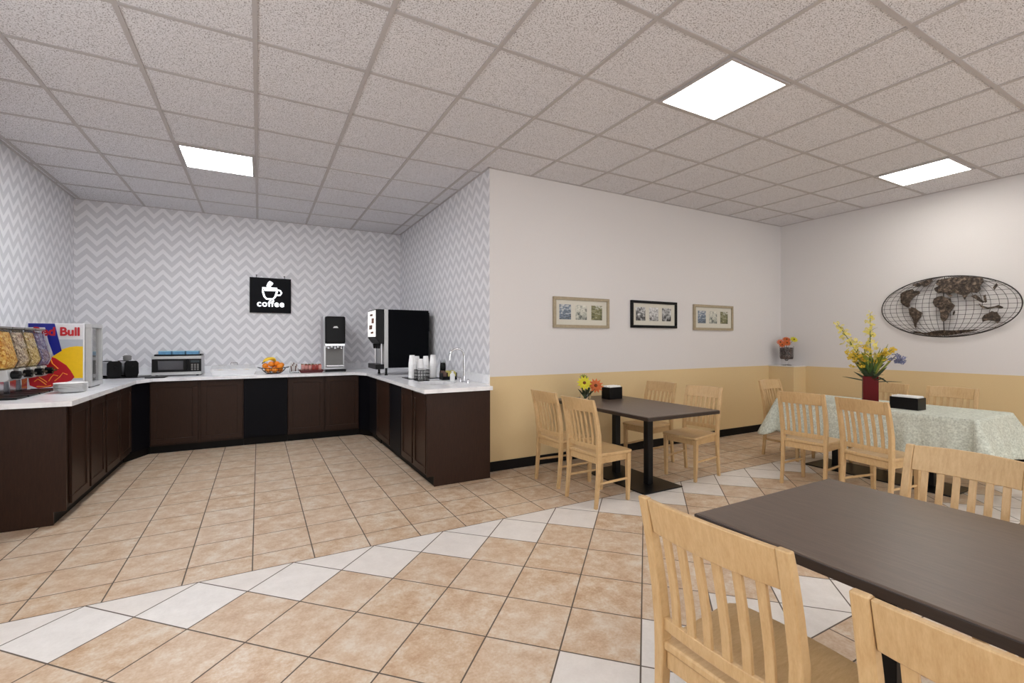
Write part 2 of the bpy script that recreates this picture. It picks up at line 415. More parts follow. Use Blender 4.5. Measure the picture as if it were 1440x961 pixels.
# ceiling lights
def light(i, x, y, col):
    r = thing('ceiling_light', LLAB[i], 'ceiling light', (x, y, H-0.012))
    fr = MB(); a, b = 0.318, 0.298
    for q in ((-a, a, -a, -b), (-a, a, b, a), (-a, -b, -b, b), (b, a, -b, b)): fr.box(q[0], q[1], q[2], q[3], -0.004, 0.012)
    fr.build('frame', M['tbar'], r)
    MB().box(-b, b, -b, b, 0.001, 0.008).build('diffuser', emis('lit_diffuser', col, LIGHT*(2.6 if y > 4 else 1.0)), r)
LLAB = ['lit square ceiling panel above the kitchen counters', 'lit square ceiling panel nearest, above the open floor and two tables',
        'lit square ceiling panel on the right, above the cloth-covered table', 'added fill-light ceiling panel out of view between counter and camera',
        'added fill-light ceiling panel out of view behind camera, middle row', 'added fill-light ceiling panel out of view behind camera, right row',
        'added fill-light ceiling panel out of view behind camera, left row']
for i, (x, y, c) in enumerate(PANELS): light(i, x, y, c)

# ---------------------------------------------------------------- cabinets
def shaker(r, x0, x1, z0, z1, hinge=None):
    """door in local frame: face towards -y at y=0, thickness to +y"""
    d = MB(); s = 0.06
    d.box(x0, x1, -0.008, 0.012, z0, z0+s).box(x0, x1, -0.008, 0.012, z1-s, z1).box(x0, x0+s, -0.008, 0.012, z0+s, z1-s).box(x1-s, x1, -0.008, 0.012, z0+s, z1-s)
    o = d.build('door', M['cab'], r, bevel=0.003)
    MB().box(x0+s, x1-s, 0.002, 0.012, z0+s, z1-s).build('door_panel', M['cab'], o)
    return o
def cabinet(label, loc, rz, w, depth, doors, left_end=0, right_end=0, hollow=False):
    """local: front along x 0..w, face at y=0, body behind to +y"""
    r = thing('base_cabinet', label, 'cabinet', loc, rz)
    b = MB().box(0, w, 0.012, depth, 0.1, CU) if not hollow else MB().box(0, w, 0.012, 0.03, 0.1, CU).box(0, w, depth-0.018, depth, 0.1, CU).box(0, 0.018, 0.03, depth-0.018, 0.1, CU).box(w-0.018, w, 0.03, depth-0.018, 0.1, CU).box(0.018, w-0.018, 0.03, depth-0.018, 0.1, 0.118)
    b.build('body', M['cab'], r)
    MB().box(0, w, 0.075, depth, 0, 0.1).build('toe_kick', M['toe'], r)
    for a, c in doors: shaker(r, a, c, 0.125, 0.885)
    if left_end:  MB().extr([(-0.004, 0.1), (-0.004, CU), (depth, CU), (depth, 0), (0.07, 0), (0.07, 0.1)], 0, -0.02, 0).build('end_panel', M['cab'], r, bevel=0.002)
    if right_end: MB().extr([(-0.004, 0.1), (-0.004, CU), (depth, CU), (depth, 0), (0.07, 0), (0.07, 0.1)], 0, w, w+0.02).build('end_panel', M['cab'], r, bevel=0.002)
    return r
FB, FL, FR = 7.12, -1.30, 1.41          # faces of the back run and of the two wings
G = 0.0015
# back run (faces -y)
cabinet('dark wood double cabinet below the microwave, back run left half', (-1.18, FB, 0), 0, 1.0, YB-FB-0.005, [(0.012, 0.497), (0.527, 0.99)])
cabinet('dark wood double cabinet below the fruit basket and snacks, back run right half', (0.352, FB, 0), 0, 0.955, YB-FB-0.005, [(0.006, 0.474), (0.493, 0.95)])
# left wing (faces +x): local x runs along +y world, local +y runs along -x world => rz=90deg
LD = FL-XL-0.005
cabinet('dark wood double cabinet at the near end of the left counter', (FL, 4.77, 0), PI/2, 1.03, LD, [(0.09, 0.52), (0.57, 1.0)], left_end=1)
cabinet('dark wood double cabinet of the left counter beside the black corner', (FL, 5.80+G, 0), PI/2, 1.02, LD, [(0.02, 0.51), (0.53, 1.0)])
# right wing (faces -x): local x runs along -y world => rz=-90deg, origin at far end
RD = XA-FR-0.005
cabinet('dark wood double sink cabinet at the near end of the right counter', (FR, 5.165, 0), -PI/2, 0.895, RD-0.085, [(0.025, 0.435), (0.48, 0.88)], right_end=1, hollow=True)
cabinet('narrow dark wood cabinet below the beverage machine, beyond the black panel', (FR, 6.42, 0), -PI/2, 0.745, RD, [(0.03, 0.72)])
# flat black appliance fronts
def blackfront(label, loc, rz, w, depth):
    r = thing('undercounter_appliance', label, 'appliance', loc, rz)
    MB().box(0, w, 0.02, depth, 0.1, CU).build('body', M['blackpanel'], r)
    MB().box(0.004, w-0.004, -0.004, 0.02, 0.115, CU-0.012).build('front_panel', M['blackpanel'], r, bevel=0.003)
    MB().box(0, w, 0.075, depth, 0, 0.1).build('toe_kick', M['toe'], r)
blackfront('flat black appliance front in the middle of the back cabinets', (-0.178, FB, 0), 0, 0.527, YB-FB-0.005)
blackfront('flat black appliance front in the right counter between wood doors', (FR, 5.672, 0), -PI/2, 0.504, RD)
# diagonal corner units
def corner(label, poly, toe):
    r = thing('corner_cabinet', label, 'cabinet', (poly[0][0], poly[0][1], 0))
    ox, oy = poly[0]
    MB().prism([(a-ox, b-oy) for a, b in poly], 0.1, CU).build('body', M['blackpanel'], r)
    MB().prism([(a-ox, b-oy) for a, b in toe], 0, 0.1).build('toe_kick', M['toe'], r)
corner('black diagonal corner unit between the left counter and the back run',
       [(FL, 6.823), (-1.182, 7.11), (-1.182, YB-0.005), (XL+0.005, YB-0.005), (XL+0.005, 6.823)],
       [(FL-0.06, 6.823), (-1.2, 7.19), (-1.182, 7.19), (-1.182, YB-0.005), (XL+0.005, YB-0.005), (XL+0.005, 6.823)])
corner('black corner unit between the back run and the right counter',
       [(1.309, 7.11), (FR, 6.86), (FR, 6.422), (XA-0.005, 6.422), (XA-0.005, YB-0.005), (1.309, YB-0.005)],
       [(1.309, 7.19), (1.33, 7.19), (FR+0.06, 6.95), (FR+0.06, 6.422), (XA-0.005, 6.422), (XA-0.005, YB-0.005), (1.309, YB-0.005)])

# countertop with a cut-out for the sink
SX, SY, SA, SB = 1.72, 4.84, 0.20, 0.24
def countertop():
    r = thing('countertop', 'white quartz U-shaped countertop running over all the dark cabinets', 'countertop', (0, 7.5, CU))
    oy = 7.5
    outer = [(XL+0.003, 4.70), (-1.25, 4.70), (-1.25, 6.80), (-1.14, 7.08), (1.25, 7.08), (1.365, 6.85), (1.365, 4.20), (2.085, 4.20), (2.085, YM-0.016), (XA-0.003, YM-0.016), (XA-0.003, YB-0.003), (XL+0.003, YB-0.003)]
    hole = [(SX+SA*math.cos(2*PI*i/32), SY+SB*math.sin(2*PI*i/32)) for i in range(32)]
    bm = bmesh.new(); es = []
    for lp in (outer, hole):
        vs = [bm.verts.new((x, y-oy, CT-CU)) for x, y in lp]
        es += [bm.edges.new((vs[i], vs[(i+1) % len(vs)])) for i in range(len(vs))]
    bmesh.ops.triangle_fill(bm, use_beauty=True, use_dissolve=False, edges=es)
    ret = bmesh.ops.extrude_face_region(bm, geom=bm.faces[:])
    for v in [e for e in ret['geom'] if isinstance(e, bmesh.types.BMVert)]: v.co.z = 0.001
    bmesh.ops.recalc_face_normals(bm, faces=bm.faces)
    me = bpy.data.meshes.new('slab'); bm.to_mesh(me); bm.free(); me.materials.append(M['quartz'])
    o = bpy.data.objects.new('slab', me); C.objects.link(o); o.parent = r
    bs = MB(); z0, z1 = CT-CU, CT-CU+0.10
    bs.box(XL+0.003, XL+0.02, 4.70-oy, YB-0.02-oy, z0, z1).box(XL+0.003, XA-0.003, YB-0.02-oy, YB-0.003-oy, z0, z1).box(XA-0.02, XA-0.003, YM-0.016-oy, YB-0.02-oy, z0, z1)
    bs.build('backsplash', M['quartz'], r, bevel=0.002)
countertop()
s = thing('sink', 'oval stainless steel sink set into the right counter', 'sink', (SX, SY, CU))
MB().lathe([(1.0, 0.001), (0.97, -0.02), (0.9, -0.1), (0.7, -0.14), (0.12, -0.145)], n=32, cap=False).xf(Matrix.Diagonal((SA+0.012, SB+0.012, 1, 1))).build('basin', M['steel'], s, smooth=True)
MB().lathe([(0.03, -0.145), (0.03, -0.139), (0.001, -0.139)], n=16).build('drain', M['chrome'], s)

# ---------------------------------------------------------------- chair
def make_chair():
    r = thing('dining_chair', 'x', 'chair')
    W = 0.225
    def px(z):                                     # centre line of a rear post, seen from the side
        pts = [(0, -0.215), (0.25, -0.188), (0.45, -0.180), (0.62, -0.192), (0.80, -0.226), (0.925, -0.262)]
        for (a, xa), (b, xb) in zip(pts, pts[1:]):
            if z <= b: return xa+(xb-xa)*(z-a)/(b-a)
        return pts[-1][1]
    for s_ in (-1, 1):
        y = s_*(W-0.016)
        MB().beam([(px(z), y+s_*0.006*(z > .6), z, hx, 0.015+0.002*(z > 0.3)) for z, hx in [(0, .014), (0.12, .016), (0.28, .019), (0.42, .022), (0.5, .022), (0.62, .020), (0.74, .018), (0.85, .015), (0.915, .012)]]).build('rear_post', M['chair'], r, bevel=0.004)
    for s_ in (-1, 1):
        MB().beam([(0.185, s_*0.185, 0, .014, .014), (0.185, s_*0.188, 0.2, .018, .018), (0.182, s_*0.19, 0.42, .021, .021)]).build('front_leg', M['chair'], r, bevel=0.003)
    # seat: rounded front, slightly dished
    n, m = 12, 12; top = []
    for i in range(n+1):
        u = i/n; x = -0.195+0.43*u
        hw = 0.205+0.025*u if u < 0.9 else 0.2275-0.02*((u-0.9)/0.1)**2
        row = []
        for j in range(m+1):
            v = -1+2*j/m; xx = x+(0.0-0.018*v*v)*u
            dish = -0.010*max(0, 1-(v*1.1)**2)*math.sin(PI*min(1, u*1.05)) - 0.006*max(0, u-0.85)/0.15
            row.append((xx, v*hw, 0.452+dish))
        top.append(row)
    sm = MB(); tv = [p for row in top for p in row]; bv = [(x, y*0.985, 0.424) for x, y, z in tv]
    L = m+1; fs = []
    for i in range(n):
        for j in range(m):
            a = i*L+j; fs.append((a, a+1, a+L+1, a+L)); b = a+len(tv); fs.append((b, b+L, b+L+1, b+1))
    per = [j for j in range(L)] + [i*L+m for i in range(1, n+1)] + [n*L+j for j in range(m-1, -1, -1)] + [i*L for i in range(n-1, 0, -1)]
    for q in range(len(per)):
        a, b = per[q], per[(q+1) % len(per)]; fs.append((a, b, b+len(tv), a+len(tv)))
    sm.add(tv+bv, fs).build('seat', M['chair'], r, bevel=0.006)
    ap = MB(); ap.box(0.17, 0.19, -0.17, 0.17, 0.365, 0.422).box(-0.185, -0.165, -0.19, 0.19, 0.365, 0.422)
    ap.box(-0.16, 0.165, 0.178, 0.196, 0.365, 0.422).box(-0.16, 0.165, -0.196, -0.178, 0.365, 0.422)
    ap.build('apron', M['chair'], r, bevel=0.002)
    for s_ in (-1, 1):
        MB().tube([(-0.19, s_*0.2, 0.2), (0.0, s_*0.195, 0.197), (0.18, s_*0.188, 0.195)], [.010, .012, .010], 8).build('stretcher', M['chair'], r, smooth=True)
    # top rail: curved backwards between the posts
    def rail(z0, z1, bow, th, crown=0.0, nm='top_rail', k=14):
        R = []
        for j in range(k+1):
            v = -1+2*j/k; y = v*(W-0.028)
            b = -bow*(1-v*v); c = crown*(1-v*v)
            R.append([(px(z0)+b-th, y, z0), (px(z0)+b+th, y, z0), (px(z1)+b+th*0.85, y, z1+c), (px(z1)+b-th*0.85, y, z1+c)])
        MB().rings(R).build(nm, M['chair'], r, bevel=0.003)
    rail(0.805, 0.912, 0.022, 0.011, 0.006)
    rail(0.487, 0.527, 0.012, 0.010, 0.0, 'lower_rail')
    for q in range(6):
        v = (-1+2*(q+0.5)/6)*0.93; y = v*(W-0.036)
        R = []
        for z in [0.522, 0.6, 0.68, 0.75, 0.81]:
            f = (z-0.5)/0.31; b = -(0.012+0.010*f)*(1-v*v)
            x = px(z)+b; R.append([(x-.006, y-.0135, z), (x+.006, y-.0135, z), (x+.006, y+.0135, z), (x-.006, y+.0135, z)])
        MB().rings(R).build('slat', M['chair'], r, bevel=0.002)
    return r
chair = make_chair()
D = math.radians
CH = [(2.665, 3.235, D(4), 'light wood slat-back chair nearest, on left side of the wall table with flowers', 'chairs at the wall table'),
      (2.70, 3.82, D(2), 'light wood chair next to the cream wall, left side of the wall table', 'chairs at the wall table'),
      (3.965, 3.33, D(188), 'light wood chair on right side of the wall table, away from the wall', 'chairs at the wall table'),
      (3.985, 3.96, D(186), 'light wood chair on right side of the wall table, closest to the cream wall', 'chairs at the wall table'),
      (4.76, 2.54, D(5), 'light wood chair on near side of the cloth-covered table, left of the red vase', 'chairs at the cloth-covered table'),
      (4.67, 1.94, D(-8), 'light wood chair on near side of the cloth-covered table, in front of red vase', 'chairs at the cloth-covered table'),
      (5.665, 3.29, D(-90), 'light wood chair at the far left end of the cloth-covered table, near the corner ledge', 'chairs at the cloth-covered table'),
      (6.17, 2.61, D(180), 'light wood chair behind the cloth-covered table, partly hidden by the red vase', 'chairs at the cloth-covered table'),
      (6.17, 2.03, D(180), 'light wood chair behind the cloth-covered table, right of the black napkin box', 'chairs at the cloth-covered table'),
      (1.325, 0.860, D(2), 'large light wood chair in the foreground, left end of the big dark table', 'chairs at the foreground table'),
      (1.29, 0.255, D(3), 'light wood chair cut off by the bottom right corner of the photo', 'chairs at the foreground table'),
      (2.445, 0.808, D(180), 'light wood chair on far side of the big dark foreground table', 'chairs at the foreground table')]
for i, (x, y, rz, lab, grp) in enumerate(CH):
    if i == 0: c_ = at(chair, (x, y, 0), rz); chair['label'] = lab; chair['group'] = grp
    else: c_ = dup(chair, (x, y, 0), rz, lab, grp)
    c_.scale = (1, 1.0 if i in (9, 10) else 0.905, 1)

# ---------------------------------------------------------------- tables
def table(label, x0, x1, y0, y1, poles, plates, h=0.745, th=0.036):
    cx, cy = (x0+x1)/2, (y0+y1)/2
    r = thing('dining_table', label, 'table', (cx, cy, 0))
    a, b = (x1-x0)/2, (y1-y0)/2
    MB().box(-a+0.006, a-0.006, -b+0.006, b-0.006, h-th+0.004, h).build('tabletop', M['tabletop'], r, bevel=0.005)
    e = MB(); z0, z1 = h-th, h-0.004
    e.box(-a, a, -b, -b+0.006, z0, z1).box(-a, a, b-0.006, b, z0, z1).box(-a, -a+0.006, -b+0.006, b-0.006, z0, z1).box(a-0.006, a, -b+0.006, b-0.006, z0, z1)
    e.build('edge_band', M['tabledge'], r, bevel=0.002)
    for px, py in poles:
        MB().box(px-cx-0.032, px-cx+0.032, py-cy-0.032, py-cy+0.032, 0.012, h-th-0.008).build('pole', M['blackmetal'], r, bevel=0.004)
        MB().box(px-cx-0.2, px-cx+0.2, py-cy-0.03, py-cy+0.03, h-th-0.008, h-th).build('mounting_bar', M['blackmetal'], r)
    for q in plates:
        MB().box(q[0]-cx, q[1]-cx, q[2]-cy, q[3]-cy, 0, 0.012).build('base_plate', M['blackmetal'], r, bevel=0.004)
table('dark wood table set end-on against the cream wall, with four chairs', 2.93, 3.86, 2.90, 4.40, [(3.33, 3.30), (3.33, 3.76)], [(3.07, 3.57, 3.09, 3.98)])
table('big dark brown table in the right foreground', 1.46, 2.40, -0.32, 1.21, [(1.93, 0.775), (1.93, 0.15)], [(1.68, 2.18, -0.05, 0.98)])
table('table hidden under the pale cloth beside the right wall', 5.28, 6.10, 1.52, 3.20, [(5.68, 2.78), (5.68, 1.95)], [(5.44, 5.92, 1.72, 3.0)], h=0.738)

# tablecloth
def cloth():
    x0, x1, y0, y1, zt, drop = 5.265, 6.115, 1.505, 3.215, 0.7415, 0.37
    cx, cy = (x0+x1)/2, (y0+y1)/2
    bm = bmesh.new()
    # parametric: rounded rectangle perimeter, rings going out and down
    per = []
    def side(ax, ay, bx, by, n, nx, ny):
        for i in range(n): per.append((ax+(bx-ax)*i/n, ay+(by-ay)*i/n, nx, ny))
    rr = 0.02
    def arc(ox, oy, a0, n):
        for i in range(n):
            a = a0+PI/2*i/n; per.append((ox+rr*math.cos(a), oy+rr*math.sin(a), math.cos(a), math.sin(a)))
    side(x0+rr, y0, x1-rr, y0, 40, 0, -1); arc(x1-rr, y0+rr, -PI/2, 14)
    side(x1, y0+rr, x1, y1-rr, 70, 1, 0); arc(x1-rr, y1-rr, 0, 14)
    side(x1-rr, y1, x0+rr, y1, 40, 0, 1); arc(x0+rr, y1-rr, PI/2, 14)
    side(x0, y1-rr, x0, y0+rr, 70, -1, 0); arc(x0+rr, y0+rr, PI, 14)
    N = len(per); K = 14; rows = []
    center = bm.verts.new((0, 0, zt))
    for kk in range(-1, K+1):
        row = []
        for i, (x, y, nx, ny) in enumerate(per):
            s = 2*PI*i/N
            cornerness = abs(nx*ny)*2
            if kk < 0: row.append(bm.verts.new((x-nx*0.012-cx, y-ny*0.012-cy, zt))); continue
            f = kk/K
            wave = (0.018*math.sin(s*23)+0.014*math.sin(s*41+1.0))*f
            end = 1.0 if ny < -0.3 else 0.0
            flare = 0.005+0.035*f+(0.16*f)*cornerness+end*0.07*f+wave*(1-cornerness)
            dr = (0.275+(drop-0.275)*max(0.0, -nx, -ny))*(1+0.22*cornerness+0.02*math.sin(s*7))
            z = zt-0.004-dr*(f if f > 0 else 0)+0.0
            row.append(bm.verts.new((x+nx*flare-cx, y+ny*flare-cy, z)))
        rows.append(row)
    for i in range(N):
        j = (i+1) % N
        bm.faces.new((center, rows[0][i], rows[0][j]))
        for a, b in zip(rows, rows[1:]): bm.faces.new((a[i], b[i], b[j], a[j]))
    bmesh.ops.recalc_face_normals(bm, faces=bm.faces)
    me = bpy.data.meshes.new('tablecloth'); bm.to_mesh(me); bm.free(); me.materials.append(M['cloth'])
    me.polygons.foreach_set('use_smooth', [True]*len(me.polygons))
    o = bpy.data.objects.new('tablecloth', me); C.objects.link(o); o.location = (cx, cy, 0)
    sd = o.modifiers.new('thickness', 'SOLIDIFY'); sd.thickness = 0.0022; sd.offset = 1
    tag(o, 'pale grey-green embossed tablecloth hanging over the table by the right wall', 'tablecloth')
cloth()

# ---------------------------------------------------------------- napkin boxes
def napkins(label, loc, rz, w, d, h):
    r = thing('napkin_box', label, 'napkin holder', loc, rz)
    b = MB(); t_ = 0.005
    b.box(-w/2, w/2, -d/2, d/2, 0, t_).box(-w/2, -w/2+t_, -d/2, d/2, t_, h).box(w/2-t_, w/2, -d/2, d/2, t_, h).box(-w/2+t_, w/2-t_, -d/2, -d/2+t_, t_, h).box(-w/2+t_, w/2-t_, d/2-t_, d/2, t_, h)
    b.build('box', M['black'], r, bevel=0.0015)
    nm = MB()
    for i in range(9): 
        zo = 0.004*math.sin(i*1.7)
        nm.box(-w/2+0.012+0.002*(i % 3), w/2-0.012, -d/2+0.01+i*(d-0.02)/9, -d/2+0.01+(i+0.85)*(d-0.02)/9, 0.006, h+0.012+zo)
    tag_o = nm.build('napkins', M['paper'], r, bevel=0.002); stuff(tag_o)
napkins('black napkin box with white napkins on the wall table beside the flowers', (3.55, 4.08, 0.745), 0.08, 0.2, 0.13, 0.135)
napkins('black napkin box with white napkins on the pale tablecloth', (5.54, 2.08, 0.7445), PI/2-0.05, 0.23, 0.15, 0.115)

# ---------------------------------------------------------------- flowers
def petals(mb, c, nrm, r, n=10, cup=0.25, w=0.34):
    nrm = Vector(nrm).normalized(); u = nrm.orthogonal().normalized(); v = nrm.cross(u); c = Vector(c)
    for i in range(n):
        a = 2*PI*i/n; d = u*math.cos(a)+v*math.sin(a); s_ = nrm.cross(d)
        p = [c+d*r*0.1, c+d*r*0.6+s_*r*w*0.5+nrm*r*cup*0.6, c+d*r+nrm*r*cup, c+d*r*0.6-s_*r*w*0.5+nrm*r*cup*0.6]
        q = [x-nrm*r*0.05 for x in p]
        mb.add(p+q, [(0, 1, 2, 3), (4, 7, 6, 5), (0, 4, 5, 1), (1, 5, 6, 2), (2, 6, 7, 3), (3, 7, 4, 0)])
def blade(mb, base, tip, w, sag=0.0, k=6):
    base, tip = Vector(base), Vector(tip); d = tip-base; sd = d.cross(Vector((0.3, 0.2, 1))).normalized(); R = []
    nr = d.cross(sd).normalized()
    for i in range(k+1):
        f = i/k; c = base+d*f+Vector((0, 0, -sag*f*f)); ww = w*math.sin(PI*(0.12+0.85*f))*0.5
        R.append([c-sd*ww, c+nr*0.0012, c+sd*ww, c-nr*0.0012])
    mb.rings(R)
def gerbera(name, label, vase_mouth, head, r, pm, cat='flower', nrm=(-0.45, -0.8, 0.4), double=True, group=None):
    o = thing(name, label, cat, vase_mouth, 0, group)
    h = Vector(head)-Vector(vase_mouth)
    MB().tube([(0, 0, -0.05), tuple(h*0.5+Vector((0, 0, 0.01))), tuple(h-Vector(nrm).normalized()*0.004)], 0.003, 6).build('stem', M['leaf'], o, smooth=True)
    p = MB(); petals(p, h, nrm, r, 12, 0.12); 
    if double: petals(p, h+Vector(nrm).normalized()*r*0.1, nrm, r*0.7, 10, 0.35)
    p.build('petals', pm, o)
    MB().ball(tuple(h+Vector(nrm).normalized()*r*0.12), r*0.22, 10, 6).build('flower_centre', M['petcentre'], o, smooth=True)
    return o
# small glass vase on the wall table
VX, VY = 3.17, 4.08
v_ = thing('glass_vase', 'small clear glass vase holding bright flowers on the wall table', 'vase', (VX, VY, 0.745))
MB().lathe([(0.001, 0), (0.055, 0), (0.062, 0.02), (0.06, 0.11), (0.056, 0.11), (0.057, 0.022), (0.001, 0.012)], n=24).build('body', M['glass'], v_, smooth=True)
gerbera('yellow_flower', 'yellow daisy flower in the small glass vase', (VX-0.02, VY, 0.81), (VX-0.055, VY-0.05, 0.945), 0.085, M['petlime'])
gerbera('orange_flower', 'orange daisy flower in the small glass vase, next to the napkin box', (VX+0.02, VY-0.02, 0.81), (VX+0.085, VY-0.07, 0.91), 0.088, M['petorange'])
gerbera('yellow_flower', 'small yellow-green bloom topmost in the small glass vase', (VX, VY+0.02, 0.81), (VX+0.0, VY+0.03, 1.0), 0.05, M['leaflight'], nrm=(-.3, -.6, .7))
lf = thing('leaf_sprig', 'dark leaf sprig among the flowers in the small glass vase', 'leaves', (VX, VY, 0.81))
mb = MB()
for a in range(7): blade(mb, (0, 0, -0.04), (0.1*math.cos(a*0.9), 0.09*math.sin(a*0.9)-0.02, 0.09+0.02*(a % 3)), 0.035, 0.02)
mb.build('leaves', M['leafdark'], lf)

# red vase
RX, RY, RZ = 5.72, 2.47, 0.7445
v_ = thing('red_vase', 'dark red square vase on the pale tablecloth', 'vase', (RX, RY, RZ), D(28))
mb = MB(); a = 0.066; q = []
for (w_, z) in [(a, 0), (a, 0.285), (a-0.008, 0.285), (a-0.008, 0.02)]: q.append([(-w_, -w_, z), (w_, -w_, z), (w_, w_, z), (-w_, w_, z)])
mb.rings(q).build('body', M['redvase'], v_, bevel=0.004)
mouth = Vector((RX, RY, RZ+0.27))
# photo-right on the right wall is -y, photo-up is z
def spray(label, tip, mat_, n, r, lean=0.02, name='flower_spray', start=0.35):
    o = thing(name, label, 'flower', tuple(mouth)); d = Vector(tip)-mouth
    rnd = random.Random(sum(map(ord, label)))
    P = lambda f: d*f+Vector((0, 0, lean*math.sin(PI*f)))
    MB().tube([tuple(P(f/8)) if f else (0.0, 0.0, -0.2) for f in range(9)], [0.004]*6+[0.003, 0.0025, 0.002], 6).build('stem', M['leaf'], o, smooth=True)
    p = MB()
    for i in range(n):
        f = start+(1-start)*i/(n-1); w_ = 0.075*(1.15-f)+0.016
        c = P(f)+Vector((rnd.uniform(-w_, w_), rnd.uniform(-w_, w_), rnd.uniform(-w_, w_)))
        petals(p, c, (rnd.uniform(-1, 0.2), rnd.uniform(-.7, .7), rnd.uniform(0, 1)), r*(1.15-0.5*f), 5, 0.35, 0.75)
    p.build('blossoms', mat_, o); 
    lv = MB()
    for i in range(6):
        f = 0.2+0.6*i/6; c = P(f); blade(lv, c, c+Vector((rnd.uniform(-.05, .05), rnd.uniform(-.06, .06), 0.05)), 0.014, 0.01)
    lv.build('leaves', M['leaflight'], o)
spray('tall yellow blossom spray leaning left in the red vase', (RX-0.05, RY+0.30, 1.61), M['petyellow'], 80, 0.026, 0.03, start=0.25)
spray('tall yellow blossom spray standing upright in the red vase', (RX, RY-0.0, 1.70), M['petyellow'], 72, 0.026, start=0.25)
spray('short yellow blossom spray low left in the red vase', (RX-0.12, RY+0.17, 1.27), M['petgold'], 26, 0.034, 0.03, start=0.4)
spray('golden blossom cluster at the middle of the red vase flowers', (RX-0.10, RY+0.02, 1.36), M['petgold'], 18, 0.036, 0.0, start=0.45)
spray('golden blossom cluster on the right of the red vase flowers', (RX-0.05, RY-0.22, 1.33), M['petgold'], 24, 0.036, 0.02, start=0.62)
spray('dusty blue flower at the right edge of the red vase', (RX-0.02, RY-0.30, 1.20), M['petblue'], 26, 0.032, 0.10, start=0.8)
for lab, tips, mt, w_ in [('long pointed green leaves fanning right in the red vase', [(-.05, -.18, .38), (-.02, -.12, .33), (0, -.24, .28), (.03, -.08, .34), (-.06, -.2, .33), (-.05, .06, .3), (-.02, .12, .28), (-.06, -.03, .36)], 'leaflight', 0.032),
                          ('dark green leaves drooping over the rim of the red vase', [(-.08, .12, .08), (-.08, -.16, .03), (-.06, -.3, .0), (-.10, .22, .02), (-.1, -.07, .11), (-.08, .04, .14), (-.09, -.10, .05), (-.12, .0, .1), (0, .1, .16), (0, -.15, .14)], 'leafdark', 0.045),
                          ('grey-green upright leaves at the centre of the red vase', [(-.06, .05, .25), (-.06, -.05, .24), (-.08, 0, .2), (.05, .06, .22), (.04, -.09, .21), (-.09, -.11, .2), (-.1, .1, .18)], 'leaf', 0.03)]:
    o = thing('leaf_sprig', lab, 'leaves', tuple(mouth)); mb = MB()
    for tp in tips: blade(mb, (0.0, 0.0, -0.05), tp, w_, 0.02)
    rnd = random.Random(len(tips)*11)
    for q in range(22):                    # smaller leaves filling the bouquet
        a = rnd.uniform(0, 2*PI); rr_ = rnd.uniform(0.04, 0.17) if mt != 'leafdark' else rnd.uniform(0.06, 0.2)
        zz = rnd.uniform(0.08, 0.26) if mt != 'leafdark' else rnd.uniform(-0.02, 0.14)
        p0 = Vector((rr_*0.45*math.cos(a), rr_*0.45*math.sin(a), zz*0.5+0.02))
        blade(mb, p0, (rr_*math.cos(a), rr_*math.sin(a), zz+rnd.uniform(-.02, .05)), w_*0.75, 0.02)
    mb.build('leaves', M[mt], o)

# flower pot on the corner ledge
PX, PY, PZ = 7.21, 4.235, 1.028
v_ = thing('glass_planter', 'footed glass planter of dark pebbles on the corner ledge', 'planter', (PX, PY, PZ))
MB().lathe([(0.001, 0), (0.07, 0), (0.068, 0.008), (0.016, 0.016), (0.014, 0.07), (0.03, 0.09), (0.001, 0.092)], n=24).build('foot', M['glass'], v_, smooth=True)
MB().lathe([(0.03, 0.092), (0.085, 0.10), (0.094, 0.13), (0.098, 0.30), (0.094, 0.30), (0.09, 0.135), (0.02, 0.10)], n=28).build('bowl', M['glass'], v_, smooth=True)
stuff(MB().lathe([(0.001, 0.104), (0.08, 0.107), (0.088, 0.135), (0.09, 0.275), (0.001, 0.285)], n=24).build('pebbles', M['potsoil'], v_, smooth=True))
rim = Vector((PX, PY, PZ+0.27))
for nm, lab, dx_, dy_, dz_, r_, mt, nr in [('orange_flower', 'orange bloom at the left of the planter on the ledge', -.06, .06, .09, .06, 'petcoral', (-.7, -.5, .5)),
                                       ('orange_flower', 'orange bloom at the middle front of the planter on the ledge', -.04, -.03, .08, .06, 'petorange', (-.6, -.6, .5)),
                                       ('orange_flower', 'orange bloom topmost on the planter on the ledge', 0, 0.0, .13, .065, 'petorange', (-.5, -.5, .8)),
                                       ('orange_flower', 'deep orange bloom low in the planter on the ledge', -.08, 0.02, .05, .05, 'petorange', (-.8, -.5, .3)),
                                       ('yellow_flower', 'yellow bloom at the right of the planter on the ledge', .04, -.09, .13, .06, 'petlime', (-.4, -.6, .6))]:
    gerbera(nm, lab, tuple(rim), tuple(rim+Vector((dx_, dy_, dz_))), r_, M[mt], nrm=nr)

# ---------------------------------------------------------------- picture frames
def frame(label, x0, x1, z0, z1, fm, prints):
    cx, w_, h_ = (x0+x1)/2, (x1-x0)/2, (z1-z0)/2; cz = (z0+z1)/2
    r = thing('picture_frame', label, 'picture', (cx, YM-0.001, cz))
    f = MB(); b = 0.035
    f.box(-w_, w_, -0.03, 0, -h_, -h_+b).box(-w_, w_, -0.03, 0, h_-b, h_).box(-w_, -w_+b, -0.03, 0, -h_+b, h_-b).box(w_-b, w_, -0.03, 0, -h_+b, h_-b)
    f.build('frame', fm, r, bevel=0.003)
    MB().box(-w_+b, w_-b, -0.012, -0.004, -h_+b, h_-b).build('mat_board', M['matboard'], r)
    for i, p in enumerate(prints):
        c = (-0.245+0.235*i)*(w_/0.414)
        MB().box(c-0.083, c+0.083, -0.0135, -0.012, -0.083, 0.093).build('print', p, r)
M['matboard'] = mat('mat_board', (206, 202, 190), 0.7, 0, 0.03)
frame('pale wood frame of three small photos, leftmost on the wall', 2.98, 3.808, 1.562, 1.924, M['framewood'], PH[:3])
